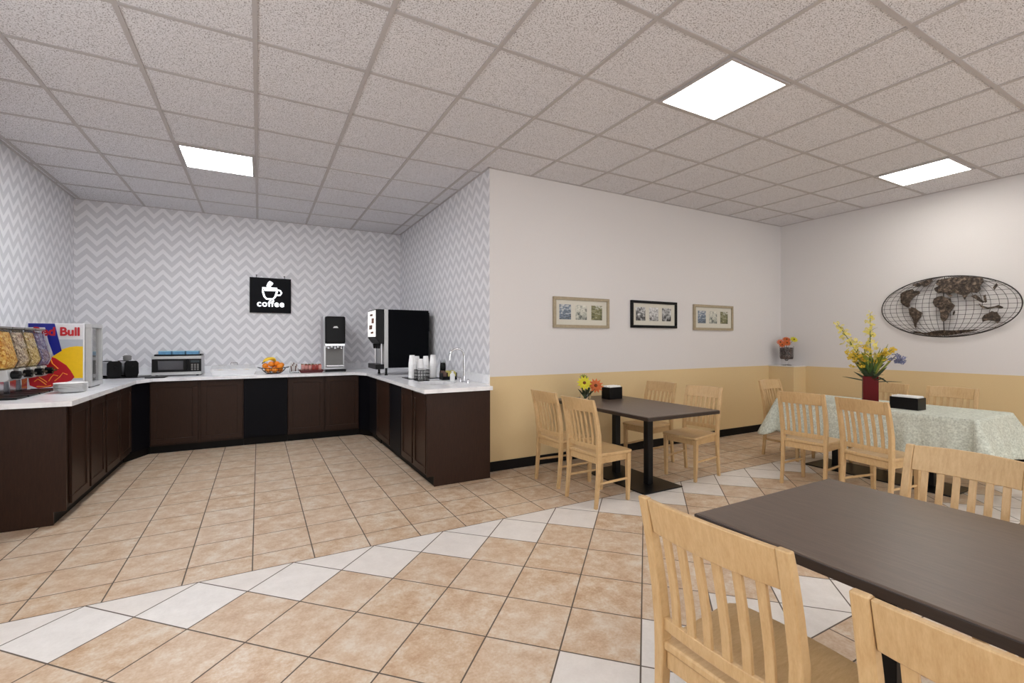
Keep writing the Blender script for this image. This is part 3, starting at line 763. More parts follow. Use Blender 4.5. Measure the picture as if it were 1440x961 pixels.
frame('black frame of three black-and-white photos, middle of the wall', 4.172, 5.0, 1.578, 1.932, M['black'], PH[3:])
frame('pale wood frame of three small photos, rightmost on the wall', 5.339, 6.188, 1.562, 1.924, M['framewood'], PH[:3])

# ---------------------------------------------------------------- world map on the right wall
def worldmap():
    A, B = 0.655, 0.372
    r = thing('world_map', 'oval dark metal wire world map hung on the right wall', 'wall decoration', (XR-0.03, 2.40, 1.828))
    # local: photo-right = -y ; e = east coordinate -1..1, n = north coordinate -1..1 ; bulges towards the room
    def P(e, n, out=0.0):
        rr = min(1.0, e*e+n*n)
        return (-0.05*math.sqrt(1-rr)-out, -e*A, n*B)
    def line(pts): return [P(e, n) for e, n in pts]
    MB().tube(line([(math.cos(2*PI*i/72), math.sin(2*PI*i/72)) for i in range(72)]), 0.006, 8, True).build('rim', M['mapwire'], r, smooth=True)
    wr = MB()
    for k in range(-9, 10):
        e0 = k/9.5; pts = [(e0*math.cos(PI/2*j/12), math.sin(PI/2*j/12)) for j in range(-12, 13)]
        wr.tube(line(pts), 0.0024 if k else 0.005, 5)
    for k in range(-6, 7):
        n0 = k/7; m_ = math.sqrt(1-n0*n0); wr.tube(line([(m_*(-1+2*j/20), n0) for j in range(21)]), 0.0024, 5)
    wr.build('wire_grid', M['mapwire'], r)
    mx = MB()
    mx.tube([(0.024, 0, 0.02), P(0, 0.05)], 0.004, 6).tube([(0.024, 0.3, 0.0), P(-.45, 0)], 0.004, 6).tube([(0.024, -0.3, 0.0), P(.45, 0)], 0.004, 6)
    mx.build('wall_pin', M['mapwire'], r)
    # crop pixels (origin 150..1400 wide, centre 775; 195..755 high, centre 473)
    def cp(x, y):
        e = (x-775)/625; n = (473-y)/280
        # the photo shows the oval obliquely: undo the slope of its long axis
        n = n-0.20*e*0.35
        q = math.sqrt(e*e+n*n)
        if q > 0.985: e, n = e/q*0.985, n/q*0.985
        return e, n
    def land(name, pts):
        loop = [cp(*p) for p in pts]
        bm = bmesh.new(); vs = [bm.verts.new((e, n, 0)) for e, n in loop]
        es = [bm.edges.new((vs[i], vs[(i+1) % len(vs)])) for i in range(len(vs))]
        bmesh.ops.triangle_fill(bm, use_beauty=True, edges=es)
        for _ in range(2): bmesh.ops.subdivide_edges(bm, edges=[e for e in bm.edges if not e.is_boundary and e.calc_length() > 0.12], cuts=1); bmesh.ops.triangulate(bm, faces=bm.faces)
        ret = bmesh.ops.extrude_face_region(bm, geom=bm.faces[:]); up = [g_ for g_ in ret['geom'] if isinstance(g_, bmesh.types.BMVert)]; ups = set(up)
        for v in bm.verts:
            inner = not v.is_boundary
            v.co = Vector(P(v.co.x, v.co.y, 0.010 if v in ups else 0.002))
        bmesh.ops.recalc_face_normals(bm, faces=bm.faces)
        me = bpy.data.meshes.new(name); bm.to_mesh(me); bm.free(); me.materials.append(M['mapiron'])
        o = bpy.data.objects.new(name, me); C.objects.link(o); o.parent = r
    land('north_america', [(358, 340), (395, 318), (440, 305), (480, 296), (500, 318), (545, 318), (560, 340), (520, 362), (490, 385), (470, 410), (455, 440), (462, 462), (440, 478), (415, 466), (385, 448), (365, 425)])
    land('greenland', [(470, 258), (530, 240), (590, 222), (660, 212), (672, 228), (640, 262), (600, 285), (570, 268), (530, 282)])
    land('south_america', [(445, 492), (475, 472), (510, 480), (540, 505), (582, 528), (572, 565), (545, 600), (525, 630), (515, 682), (500, 655), (490, 600), (462, 550)])
    land('africa', [(690, 400), (720, 382), (765, 374), (800, 392), (840, 400), (850, 440), (880, 465), (860, 500), (835, 530), (820, 570), (795, 605), (765, 610), (750, 580), (748, 530), (735, 490), (700, 470), (680, 435)])
    land('madagascar', [(862, 525), (876, 508), (880, 528), (868, 555), (858, 548)])
    land('europe', [(700, 325), (690, 300), (730, 280), (700, 262), (720, 225), (770, 215), (800, 245), (830, 260), (850, 300), (860, 340), (835, 360), (860, 380), (830, 385), (790, 350), (760, 345), (730, 350)])
    land('asia', [(800, 245), (770, 215), (850, 208), (950, 205), (1050, 208), (1110, 222), (1112, 262), (1085, 300), (1092, 330), (1060, 360), (1010, 352), (985, 375), (960, 418), (940, 375), (900, 362), (870, 345), (860, 340), (850, 300), (830, 260)])
    land('indochina', [(1010, 385), (1050, 372), (1085, 400), (1100, 425), (1130, 438), (1110, 448), (1080, 435), (1050, 412)])
    land('japan', [(1185, 318), (1210, 280), (1222, 298), (1198, 340)])
    land('philippines', [(1112, 385), (1130, 375), (1142, 440), (1126, 448)])
    land('indonesia', [(1075, 450), (1100, 470), (1150, 488), (1200, 480), (1230, 468), (1268, 488), (1255, 500), (1210, 492), (1150, 502), (1095, 485)])
    land('australia', [(1100, 582), (1120, 552), (1150, 540), (1180, 520), (1205, 530), (1215, 525), (1245, 570), (1240, 605), (1218, 625), (1195, 606), (1150, 600), (1105, 612)])
    land('antarctica', [(450, 712), (520, 704), (600, 722), (680, 700), (760, 690), (850, 692), (960, 684), (1080, 678), (1000, 702), (900, 722), (800, 740), (700, 742), (600, 735), (520, 722)])
worldmap()

# ---------------------------------------------------------------- lit coffee sign
def sign():
    x0, x1, z0, z1 = -0.122, 0.44, 1.838, 2.372
    cx, cz = (x0+x1)/2, (z0+z1)/2
    r = thing('coffee_sign', 'square black lit sign with a white cup and the word coffee', 'sign', (cx, YB-0.002, cz))
    w_, h_ = (x1-x0)/2, (z1-z0)/2
    MB().box(-w_, w_, -0.03, 0, -h_, h_).build('panel', M['blackpanel'], r, bevel=0.003)
    for s_ in (-1, 1):
        hk = MB().tube([(s_*0.19, -0.012, h_), (s_*0.19, -0.012, h_+0.035)], 0.004, 6).lathe([(0.012, 0), (0.012, 0.008), (0.001, 0.008)], (s_*0.19, -0.012, h_+0.032), 10)
        hk.build('hook', M['black'], r)
    cup = MB()
    cp = [(-0.11, 0.11), (0.085, 0.11), (0.085, 0.06), (0.06, -0.02), (0.03, -0.055), (-0.055, -0.055), (-0.085, -0.02), (-0.105, 0.05)]
    cup.tube([(x, -0.035, z) for x, z in cp], 0.013, 8, True)
    cup.tube([(0.085, -0.035, 0.09), (0.13, -0.035, 0.08), (0.15, -0.035, 0.045), (0.13, -0.035, 0.01), (0.075, -0.035, 0.005)], 0.011, 8)
    cup.tube([(-0.09, -0.035, 0.085), (0.08, -0.035, 0.085)], 0.018, 8)
    cup.build('cup_symbol', M['cuplit'], r)
    st = MB().tube([(0.0, -0.035, 0.11), (-0.03, -0.035, 0.145), (-0.01, -0.035, 0.175), (0.01, -0.035, 0.205)], [0.012, 0.03, 0.034, 0.03], 8)
    st.build('steam_symbol', M['cuplit'], r)
    text('lettering', 'coffee', 0.135, M['cuplit'], r, (-0.0, -0.034, -0.17), (PI/2, 0, 0), 0.003, 0.003, 'CENTER', 1.0, 1.12)
sign()

# ---------------------------------------------------------------- left counter: drinks cooler
def cooler():
    x0, x1, y0, y1 = -1.90, -1.49, 5.95, 6.33
    ox, oy = x1, y0
    r = thing('drinks_cooler', 'countertop drinks cooler with red, blue and yellow printed side', 'cooler', (ox, oy, CT))
    h_ = 0.628; w_ = x1-x0
    MB().box(-w_, 0, 0, y1-y0, 0.012, h_).build('body', M['lightprint'], r, bevel=0.006)
    MB().box(-w_+0.02, 0.03, 0.02, y1-y0-0.02, 0, 0.012).build('foot', M['black'], r)
    fr = MB(); d = y1-y0; b = 0.04
    fr.box(0.002, 0.05, 0, d, 0.012, 0.012+b).box(0.002, 0.05, 0, d, h_-b, h_).box(0.002, 0.05, 0, b, 0.012+b, h_-b).box(0.002, 0.05, d-b, d, 0.012+b, h_-b)
    dr = fr.build('door', M['silver'], r, bevel=0.004)
    MB().box(0.02, 0.026, b, d-b, 0.012+b, h_-b).build('door_glass', M['glass'], dr)
    MB().box(0.002, 0.006, b, d-b, 0.012+b, h_-b).build('shelf_back', M['grey'], r)
    X = lambda cx: -w_+0.012+(cx-250)*(w_-0.024)/465
    Z = lambda cy: h_-(cy-212)*0.001148
    def flat(name, pts, m_, lv):
        MB().extr([(X(a), Z(c)) for a, c in pts], 1, -0.0006*lv-0.0002, 0.001).build(name, m_, r)
    flat('silver_field', [(480, 345), (714, 345), (714, 690), (250, 690), (250, 600), (440, 480)], M['silverprint'], 1)
    flat('yellow_disc', [(440, 500), (490, 452), (540, 425), (600, 408), (660, 402), (714, 405), (714, 672), (640, 672)], M['yellow'], 2)
    flat('blue_field', [(250, 214), (470, 214), (500, 330), (530, 440), (462, 480), (420, 370), (388, 246), (250, 246)], M['blue'], 3)
    flat('bull_emblem', [(250, 640), (330, 560), (400, 520), (432, 488), (475, 500), (520, 530), (570, 562), (605, 605), (640, 662), (612, 692), (560, 705), (500, 712), (440, 740), (330, 748), (262, 720)], M['red'], 4)
    hl = MB()
    for pts in ([(300, 690), (330, 670), (360, 690), (400, 720)], [(340, 655), (380, 680), (405, 700)], [(420, 690), (440, 660), (460, 640), (500, 650)], [(470, 690), (510, 660), (540, 625), (580, 640)], [(430, 490), (450, 545), (500, 590)], [(320, 730), (400, 735), (440, 725)]):
        hl.tube([(X(a), -0.003, Z(c)) for a, c in pts], 0.004, 5)
    hl.build('emblem_lines', M['orange_print'], r)
    text('lettering', 'Red Bull', 0.112, M['red'], r, (X(288), -0.0036, Z(312)), (PI/2, 0, 0), 0.004, 0.0012, 'LEFT', 0.885)
cooler()

# cereal dispensers
def dispenser(y, label, content, first=None):
    r = thing('cereal_dispenser', label, 'cereal dispenser', (-1.78, y, CT), 0, 'cereal dispensers on the left counter')
    hw = 0.098
    prof = [(-0.17, 0.565), (0.03, 0.555), (0.085, 0.30), (0.06, 0.235), (-0.06, 0.235), (-0.13, 0.30)]
    MB().extr(prof, 1, -hw, hw).build('hopper', M['acrylic'], r, bevel=0.008)
    inn = [(-0.158, 0.535), (0.022, 0.528), (0.073, 0.30), (0.05, 0.245), (-0.05, 0.245), (-0.118, 0.30)]
    stuff(MB().extr(inn, 1, -hw+0.010, hw-0.010).build('cereal', content, r, bevel=0.01))
    MB().extr([(-0.18, 0.566), (0.038, 0.556), (0.04, 0.573), (-0.18, 0.583)], 1, -hw-0.004, hw+0.004).build('lid', M['grey'], r, bevel=0.003)
    MB().extr([(-0.06, 0.234), (0.06, 0.234), (0.075, 0.16), (0.055, 0.14), (-0.04, 0.14), (-0.06, 0.18)], 1, -0.06, 0.06).build('chute', M['silver'], r, bevel=0.006)
    k = MB().tube([(0.07, 0, 0.19), (0.12, 0, 0.19)], 0.032, 12); k.box(0.115, 0.135, -0.045, 0.045, 0.182, 0.198)
    k.build('knob', M['black'], r, bevel=0.003)
    st = MB().box(-0.15, -0.07, -0.06, 0.06, 0.014, 0.235)
    st.build('stand', M['chrome'], r, bevel=0.005)
    MB().box(-0.16, 0.13, -hw+0.004, hw-0.004, 0, 0.014).build('drip_tray', M['blackmetal'], r, bevel=0.003)
for y, lab, c in [(5.09, 'cereal dispenser filled with golden corn flakes, at the left edge', M['flakes']), (5.31, 'cereal dispenser filled with greyish granola, second from the left edge', M['granola']),
                  (5.53, 'cereal dispenser filled with pale oats, third from the left edge', M['oats']), (5.75, 'cereal dispenser with purple-blue cereal, beside the drinks cooler', M['hoops'])]:
    dispenser(y, lab, c)

# plates in front of the cooler
plate = tag(MB().lathe([(0.001, 0), (0.06, 0), (0.075, 0.006), (0.115, 0.016), (0.115, 0.019), (0.075, 0.0095), (0.06, 0.005), (0.001, 0.005)], n=32).build('plate', M['foam'], smooth=True), 'white plate in the stack in front of the drinks cooler', 'plate', 'stack of white plates')
for i in range(9):
    o = plate if i == 0 else plate.copy()
    if i: C.objects.link(o)
    o.location = (-1.475, 5.52, CT+0.0085*i)

# ---------------------------------------------------------------- back counter
def toaster(label, loc, rz):
    r = thing('toaster', label, 'toaster', loc, rz, 'toasters on the back counter')
    MB().extr([(-0.062, 0.02), (0.062, 0.02), (0.07, 0.05), (0.068, 0.17), (0.052, 0.195), (-0.052, 0.195), (-0.068, 0.17), (-0.07, 0.05)], 1, -0.115, 0.115).build('shell', M['steel'], r, bevel=0.008)
    for s_ in (-1, 1):
        MB().extr([(-0.06, 0.0), (0.06, 0.0), (0.074, 0.045), (0.072, 0.175), (0.052, 0.203), (-0.052, 0.203), (-0.072, 0.175), (-0.074, 0.045)], 1, s_*0.127-0.012, s_*0.127+0.012).build('end_panel', M['black'], r, bevel=0.005)
    sl = MB().box(-0.035, -0.012, -0.09, 0.09, 0.190, 0.1965).box(0.012, 0.035, -0.09, 0.09, 0.190, 0.1965)
    sl.build('slots', M['matteblack'], r)
    MB().box(-0.012, 0.012, -0.165, -0.14, 0.12, 0.135).build('lever', M['black'], r, bevel=0.002)
    return r
tr = tag(MB().box(-0.27, 0.27, -0.19, 0.19, 0, 0.008).build('serving_mat', M['blackmetal'], bevel=0.003), 'thin dark tray under the two toasters', 'tray')
at(tr, (-1.52, 7.50, CT))
toaster('grey and black toaster beside the drinks cooler, left one of two', (-1.625, 7.45, CT+0.008), D(30))
toaster('grey and black toaster with a grey jar on top, right one of two', (-1.475, 7.535, CT+0.008), D(30))
jar = thing('lidded_jar', 'small grey lidded jar on top of the right toaster', 'jar', (-1.475, 7.535, CT+0.2115))
MB().lathe([(0.001, 0), (0.035, 0), (0.045, 0.02), (0.042, 0.045), (0.001, 0.045)], n=16).build('body', M['grey'], jar, smooth=True)
MB().lathe([(0.046, 0.0455), (0.046, 0.055), (0.03, 0.068), (0.001, 0.07)], n=16).build('lid', M['grey'], jar, smooth=True)
tag(at(MB().box(-0.1, 0.1, -0.12, 0.12, 0, 0.01).build('serving_board', M['black'], bevel=0.003), (-1.13, 7.25, CT)), 'small flat black board on the counter between toasters and microwave', 'board')

mw = thing('microwave', 'silver and black microwave oven on the back counter', 'microwave', (-0.945, 7.44, CT))
MB().box(-0.268, 0.268, 0.02, 0.40, 0.015, 0.262).build('body', M['silver'], mw, bevel=0.005)
ff = MB().box(-0.268, 0.268, 0.0, 0.02, 0.015, 0.055).box(-0.268, 0.268, 0.0, 0.02, 0.225, 0.262)
ff.build('face_frame', M['silver'], mw, bevel=0.003)
dd = MB().box(-0.266, 0.13, -0.006, 0.02, 0.056, 0.224).build('door', M['black'], mw, bevel=0.003)
MB().box(-0.20, 0.07, -0.0075, -0.006, 0.085, 0.2).build('window', mat('dark_window', (58, 58, 64), 0.15), dd)
MB().box(0.105, 0.118, -0.03, -0.006, 0.07, 0.21).build('handle', M['black'], dd, bevel=0.004)
cpn = MB().box(0.132, 0.266, -0.004, 0.02, 0.056, 0.224).build('control_panel', M['black'], mw, bevel=0.002)
bt = MB()
for i in range(3):
    for j in range(4): bt.box(0.155+i*0.032, 0.175+i*0.032, -0.006, -0.004, 0.075+j*0.022, 0.09+j*0.022)
bt.build('buttons', M['grey'], cpn); MB().box(0.15, 0.245, -0.0055, -0.004, 0.175, 0.205).build('display', mat('dark_display', (50, 60, 66), 0.2), cpn)
for sx in (-1, 1):
    for yy in (0.05, 0.35): MB().lathe([(0.015, 0), (0.015, 0.016)], (sx*0.22, yy, 0), 10).build('foot', M['black'], mw)
tag(at(MB().box(-0.255, 0.255, -0.15, 0.15, 0, 0.006).box(-0.255, 0.255, -0.15, -0.144, 0.006, 0.022).box(-0.255, 0.255, 0.144, 0.15, 0.006, 0.022).box(-0.255, -0.249, -0.144, 0.144, 0.006, 0.022).box(0.249, 0.255, -0.144, 0.144, 0.006, 0.022).build('tray', M['black'], bevel=0.002), (-0.935, 7.62, CT+0.2626)), 'shallow black tray on top of the microwave holding blue boxes', 'tray')
for i, (nm, xx) in enumerate([('left', -1.085), ('middle', -0.935), ('right', -0.785)]):
    r = thing('blue_box', 'small pale blue box on the microwave tray, the %s one of three' % nm, 'box', (xx, 7.60, CT+0.2692), 0, 'blue boxes on the microwave')
    MB().box(-0.068, 0.068, -0.09, 0.09, 0, 0.05).build('carton', M['bluebox'], r, bevel=0.003)
    MB().box(-0.069, 0.069, -0.091, 0.091, 0.0502, 0.060).build('lid', M['blue' if False else 'bluebox2'] if 'bluebox2' in M else mat('pale_blue', (150, 200, 220), 0.5), r, bevel=0.003)

# white serving tray with clear cover
st = thing('covered_tray', 'long white serving tray with a clear cover on the back counter', 'serving tray', (-0.30, 7.45, CT))
q = [[(sx*a, sy*b, z) for sx, sy in ((-1, -1), (1, -1), (1, 1), (-1, 1))] for a, b, z in [(0.24, 0.13, 0), (0.275, 0.165, 0.07), (0.265, 0.155, 0.07), (0.232, 0.122, 0.008)]]
MB().rings(q).build('tray', M['white'], st, bevel=0.003)
q = [[(sx*a, sy*b, z) for sx, sy in ((-1, -1), (1, -1), (1, 1), (-1, 1))] for a, b, z in [(0.27, 0.16, 0.071), (0.25, 0.14, 0.135), (0.001, 0.001, 0.135), (0.001, 0.001, 0.132), (0.247, 0.137, 0.132), (0.267, 0.157, 0.071)]]
cv_ = MB().rings(q, closed=True).build('cover', M['pane'], st)
MB().tube([(-0.04, 0, 0.135), (-0.04, 0, 0.16), (0.04, 0, 0.16), (0.04, 0, 0.135)], 0.006, 8).build('handle', M['chrome'], cv_, smooth=True)
for i, (xx, cl) in enumerate([(-0.16, 'left'), (0.0, 'middle'), (0.15, 'right')]):
    o = MB().lathe([(0.001, 0), (0.045, 0), (0.055, 0.025), (0.04, 0.055), (0.001, 0.065)], n=16).build('bread_roll', mat('pale_roll', (226, 216, 200), 0.7), smooth=True)
    tag(at(o, (-0.30+xx, 7.45, CT+0.009)), 'pale roll under the clear cover of the white tray, the %s one' % cl, 'bread', 'rolls under the clear cover')

# fruit basket
FX, FY = 0.185, 7.38
fb = thing('fruit_basket', 'black wire basket heaped with oranges and bananas on the back counter', 'basket', (FX, FY, CT))
mb = MB()
for z, rr in [(0.006, 0.09), (0.04, 0.135), (0.08, 0.16)]: mb.tube([(rr*math.cos(2*PI*i/28), rr*math.sin(2*PI*i/28), z) for i in range(28)], 0.004, 6, True)
for i in range(16):
    a = 2*PI*i/16; mb.tube([(r_*math.cos(a), r_*math.sin(a), z) for r_, z in [(0.02, 0.006), (0.09, 0.006), (0.135, 0.04), (0.16, 0.08)]], 0.0025, 5)
mb.build('wire_bowl', M['blackmetal'], fb, smooth=True)
for s_ in (-1, 1):
    MB().tube([(s_*0.16, -0.04, 0.08), (s_*0.195, -0.03, 0.09), (s_*0.2, 0, 0.095), (s_*0.195, 0.03, 0.09), (s_*0.16, 0.04, 0.08)], 0.005, 6).build('handle', M['blackmetal'], fb, smooth=True)
orange = MB().ball((0, 0, 0.04), 0.04, 16, 10, 0.95); og = orange.build('orange', M['orange'], smooth=True)
tag(og, 'orange in the black wire fruit basket', 'orange', 'oranges in the fruit basket')
ops = [(0, 0, 0.012), (0.082, 0, 0.02), (-0.075, 0.03, 0.02), (0.02, -0.08, 0.02), (-0.06, -0.065, 0.025), (0.035, 0.078, 0.02), (0.075, -0.075, 0.06), (0.04, -0.03, 0.082), (-0.04, -0.04, 0.085), (0.115, 0.05, 0.068), (0.0, 0.04, 0.088), (-0.1, -0.03, 0.075)]
ops = [list(p) for p in ops]
for _ in range(300):                       # let the fruit settle until no two overlap
    for i in range(len(ops)):
        for j in range(i):
            d = Vector(ops[i])-Vector(ops[j])
            if d.length < 0.0805:
                d = (d if d.length > 1e-5 else Vector((0, 0, 1))).normalized()*(0.0805-d.length)*0.5
                for q in range(3): ops[i][q] += d[q]; ops[j][q] -= d[q]
    for p in ops:
        p[2] = max(p[2], 0.014); rr_ = math.hypot(p[0], p[1]); mx_r = 0.095+0.25*max(0, p[2]-0.02)
        if rr_ > mx_r: p[0] *= mx_r/rr_; p[1] *= mx_r/rr_
for i, (a, b, c) in enumerate(ops):
    o = og if i == 0 else og.copy()
    if i: C.objects.link(o)
    at(o, (FX+a, FY+b, CT+c), i)
def banana(label, loc, rz, tilt):
    o = MB().tube([(0.085*math.sin(t_), 0, 0.085*(1-math.cos(t_))) for t_ in [(-1.15+2.3*i/10) for i in range(11)]], [0.006, 0.013, 0.018, 0.019, 0.019, 0.019, 0.019, 0.018, 0.016, 0.010, 0.005], 10).xf(Matrix.Rotation(tilt, 4, 'X') @ Matrix.Rotation(PI, 4, 'X'))
    r = thing('banana', label, 'banana', loc, rz, 'bananas in the fruit basket')
    o.build('fruit', M['banana'], r, smooth=True)
    MB().tube([tuple(Matrix.Rotation(tilt, 4, 'X') @ Matrix.Rotation(PI, 4, 'X') @ Vector(p)) for p in [(-0.0776, 0, 0.05), (-0.092, 0, 0.068)]], [0.006, 0.005], 8).build('stem', M['stem'], r, smooth=True)
for i, (a, b, rz_, tl) in enumerate([(-0.055, 0.0, 0.3, 0.25), (-0.05, 0.045, 0.2, -0.05), (-0.03, -0.045, 0.5, 0.5)]):
    banana(['banana resting middle on top of the oranges', 'banana resting furthest back on top of the oranges', 'banana resting nearest the front on top of the oranges'][i], (FX+a, FY+b, CT+max(p[2] for p in ops)+0.113+0.004*i), rz_, tl)

# snack tray + packets
sb = thing('snack_tray', 'low dark tray of red wrapped snacks beside the black dispenser', 'tray', (0.675, 7.38, CT))
q = [[(sx*a, sy*b, z) for sx, sy in ((-1, -1), (1, -1), (1, 1), (-1, 1))] for a, b, z in [(0.14, 0.10, 0), (0.165, 0.125, 0.04), (0.16, 0.12, 0.04), (0.135, 0.095, 0.005)]]
MB().rings(q).build('tray', mat('dark_red_tray', (96, 34, 34), 0.5), sb, bevel=0.002)
rnd = random.Random(5)
def packet(name, m_, w_, l_, t_):
    R = [[(-w_*k1, y, -t_*k2), (w_*k1, y, -t_*k2), (w_*k1, y, t_*k2), (-w_*k1, y, t_*k2)] for y, k1, k2 in [(-l_, 1, .08), (-l_*.85, 1, .1), (-l_*.5, .96, .9), (0, .95, 1), (l_*.5, .96, .9), (l_*.85, 1, .1), (l_, 1, .08)]]
    return MB().rings(R).build(name, m_, smooth=True)
for i in range(18):
    gi_, gj_ = i % 6, i//6
    mt = ['snackred', 'snackred', 'snackgreen'][gj_] if gj_ == 2 or rnd.random() < 0.55 else 'snackpink'
    o = packet('snack_packet', M[mt], 0.0195, 0.056, 0.012)
    o.location = (0.675-0.115+0.046*gi_, 7.38-0.075+0.062*gj_, CT+0.060+0.008*gj_)
    o.rotation_euler = (D(-62)+rnd.uniform(-.12, .12), rnd.uniform(-.06, .06), rnd.uniform(-.08, .08))
    row = ['front', 'middle', 'back'][gj_]
    tag(o, 'small %s wrapped snack in the %s row of the dark tray' % ({'snackred': 'red', 'snackpink': 'pink', 'snackgreen': 'green'}[mt], row), 'snack', '%s snacks in the %s row' % ({'snackred': 'red', 'snackpink': 'pink', 'snackgreen': 'green'}[mt], row))
cb = thing('packet_holder', 'clear holder of small sugar packets between the fruit and the red snacks', 'packet holder', (0.448, 7.40, CT))
mb = MB().box(-0.058, 0.058, -0.07, 0.07, 0, 0.004).box(-0.058, 0.058, -0.07, -0.067, 0.004, 0.05).box(-0.058, 0.058, 0.067, 0.07, 0.004, 0.075).box(-0.058, -0.055, -0.067, 0.067, 0.004, 0.06).box(0.055, 0.058, -0.067, 0.067, 0.004, 0.06)
mb.build('bin', M['acrylic'], cb)
for i in range(15):
    gi_, gj_ = i % 5, i//5
    br = (i*7) % 3 == 0
    o = packet('sugar_packet', M['sugarbrown' if br else 'sugar'], 0.0075, 0.042, 0.0035)
    o.location = (0.448-0.038+0.019*gi_, 7.40-0.035+0.034*gj_, CT+0.062+0.022*gj_)
    o.rotation_euler = (D(-72)+rnd.uniform(-.12, .12), rnd.uniform(-.12, .12), rnd.uniform(-.15, .15))
    tag(o, '%s sugar packet standing in the clear holder' % ('brown' if br else 'white'), 'sugar packet', '%s sugar packets in the clear holder' % ('brown' if br else 'white'))

# juice / hot water dispenser
jd = thing('beverage_dispenser', 'tall black and chrome beverage dispenser standing on the back counter', 'beverage dispenser', (1.01, 7.40, CT))
MB().box(-0.150, 0.150, 0.10, 0.45, 0.02, 0.845).build('cabinet', M['steel'], jd, bevel=0.006)
MB().box(-0.135, 0.152, 0.0, 0.10, 0.425, 0.835).build('hood', M['black'], jd, bevel=0.02, seg=4)
MB().extr([(-0.04, 0.0), (0.04, 0.0), (0.02, 0.028), (-0.022, 0.024)], 1, -0.002, 0.002).xf(Matrix.Translation((0.01, 0, 0.66))).build('badge', M['white'], jd)
for q in range(3):
    MB().lathe([(0.026, 0), (0.026, 0.03), (0.014, 0.05), (0.012, 0.075), (0.001, 0.075)][::-1], (-0.08+0.09*q, 0.045, 0.345), 14).build('nozzle', M['chrome'], jd, smooth=True)
MB().box(-0.14, 0.15, 0.02, 0.10, 0.385, 0.425).build('valve_bar', M['chrome'], jd, bevel=0.006)
MB().box(-0.12, 0.13, 0.085, 0.10, 0.06, 0.36).build('splash_panel', M['grey'], jd)
MB().box(-0.12, 0.13, -0.02, 0.098, 0.075, 0.10).build('cup_shelf', M['chrome'], jd, bevel=0.004)
MB().box(-0.14, 0.152, -0.05, 0.0985, 0.0, 0.035).build('drip_tray', M['black'], jd, bevel=0.006)

# beverage machine on the right wing (faces -x)
bm_ = thing('beverage_machine', 'large black beverage machine with lit white front in the counter corner', 'beverage machine', (1.72, 6.45, CT))
MB().box(-0.20, 0.36, -0.25, 0.25, 0.10, 0.885).build('cabinet', M['matteblack'], bm_, bevel=0.006)
MB().box(-0.255, -0.202, -0.252, 0.252, 0.10, 0.887).build('trim_strip', M['silver'], bm_, bevel=0.003)
dr_ = MB().extr([(-0.365, 0.50), (-0.365, 0.885), (-0.257, 0.885), (-0.257, 0.42), (-0.31, 0.43)], 1, -0.25, 0.25).build('front_door', M['black'], bm_, bevel=0.006)
MB().box(-0.3685, -0.3655, -0.235, 0.235, 0.52, 0.87).build('lit_panel', M['litpanel'], dr_)
tx = MB()
for i, (a, b, c, d_) in enumerate([(-0.08, 0.1, 0.80, 0.83), (-0.15, 0.0, 0.70, 0.77), (-0.05, 0.15, 0.62, 0.68), (-0.12, 0.05, 0.56, 0.59)]): tx.box(-0.370, -0.3687, a, b, c, d_)
tx.build('graphic_marks', mat('brown_print', (120, 84, 66), 0.5), dr_)
for yy in (-0.14, 0.0, 0.14):
    MB().tube([(-0.30, yy, 0.425), (-0.30, yy, 0.36)], [0.022, 0.013], 10).build('nozzle', M['black'], bm_, smooth=True)
for yy in (-0.19, 0.19):
    MB().tube([(-0.275, yy, 0.15), (-0.275, yy, 0.43)], 0.012, 8).build('column', M['steel'], bm_, smooth=True)
MB().box(-0.365, -0.257, -0.25, 0.25, 0.085, 0.15).build('drip_tray', M['black'], bm_, bevel=0.005)
for xx in (-0.22, 0.32):
    for yy in (-0.21, 0.21): MB().lathe([(0.022, 0), (0.022, 0.01), (0.016, 0.02), (0.016, 0.101)], (xx, yy, 0), 12).build('leg', M['black'], bm_, smooth=True)
MB().box(0.362, 0.385, -0.2, 0.2, 0.6, 0.86).build('rear_vent', M['black'], bm_)

# cups
cup = MB().lathe([(0.001, 0), (0.030, 0), (0.043, 0.105), (0.046, 0.108), (0.043, 0.112), (0.0418, 0.108), (0.0287, 0.004), (0.001, 0.004)], n=20).xf(Matrix.Rotation(PI, 4, 'X') @ Matrix.Translation((0, 0, -0.112))).build('foam_cup', M['foam'], smooth=True)
clearcup = MB().lathe([(0.001, 0), (0.028, 0), (0.038, 0.085), (0.041, 0.088), (0.038, 0.091), (0.0370, 0.088), (0.0270, 0.003), (0.001, 0.003)], n=20).xf(Matrix.Rotation(PI, 4, 'X') @ Matrix.Translation((0, 0, -0.091))).build('clear_cup', M['acrylic'], smooth=True)
used = set()
def stack(proto, x, y, n, dz, lab, cat, grp):
    for i in range(n):
        if proto.name not in used: used.add(proto.name); o = proto
        else: o = proto.copy(); C.objects.link(o)
        o.location = (x, y, CT+0.0065+dz*i); tag(o, lab, cat, grp)
tag(at(MB().box(-0.2, 0.2, -0.16, 0.16, 0, 0.006).build('cup_tray', M['blackmetal'], bevel=0.002), (1.77, 5.56, CT)), 'thin dark tray under the stacks of white cups', 'tray')
for x, y, n, nm in [(1.635, 5.50, 12, 'leftmost and tallest'), (1.72, 5.59, 11, 'second from left'), (1.735, 5.49, 9, 'shortest, front middle'), (1.83, 5.57, 11, 'second from right'), (1.90, 5.50, 12, 'rightmost')]:
    stack(cup, x, y, n, 0.0155, 'white foam cup in the upside-down stack, %s of the stacks' % nm, 'cup', 'cups in the %s stack' % nm)
stack(clearcup, 2.03, 5.50, 10, 0.0145, 'clear cup in the stack right of the white foam cups', 'cup', 'cups in the clear stack')
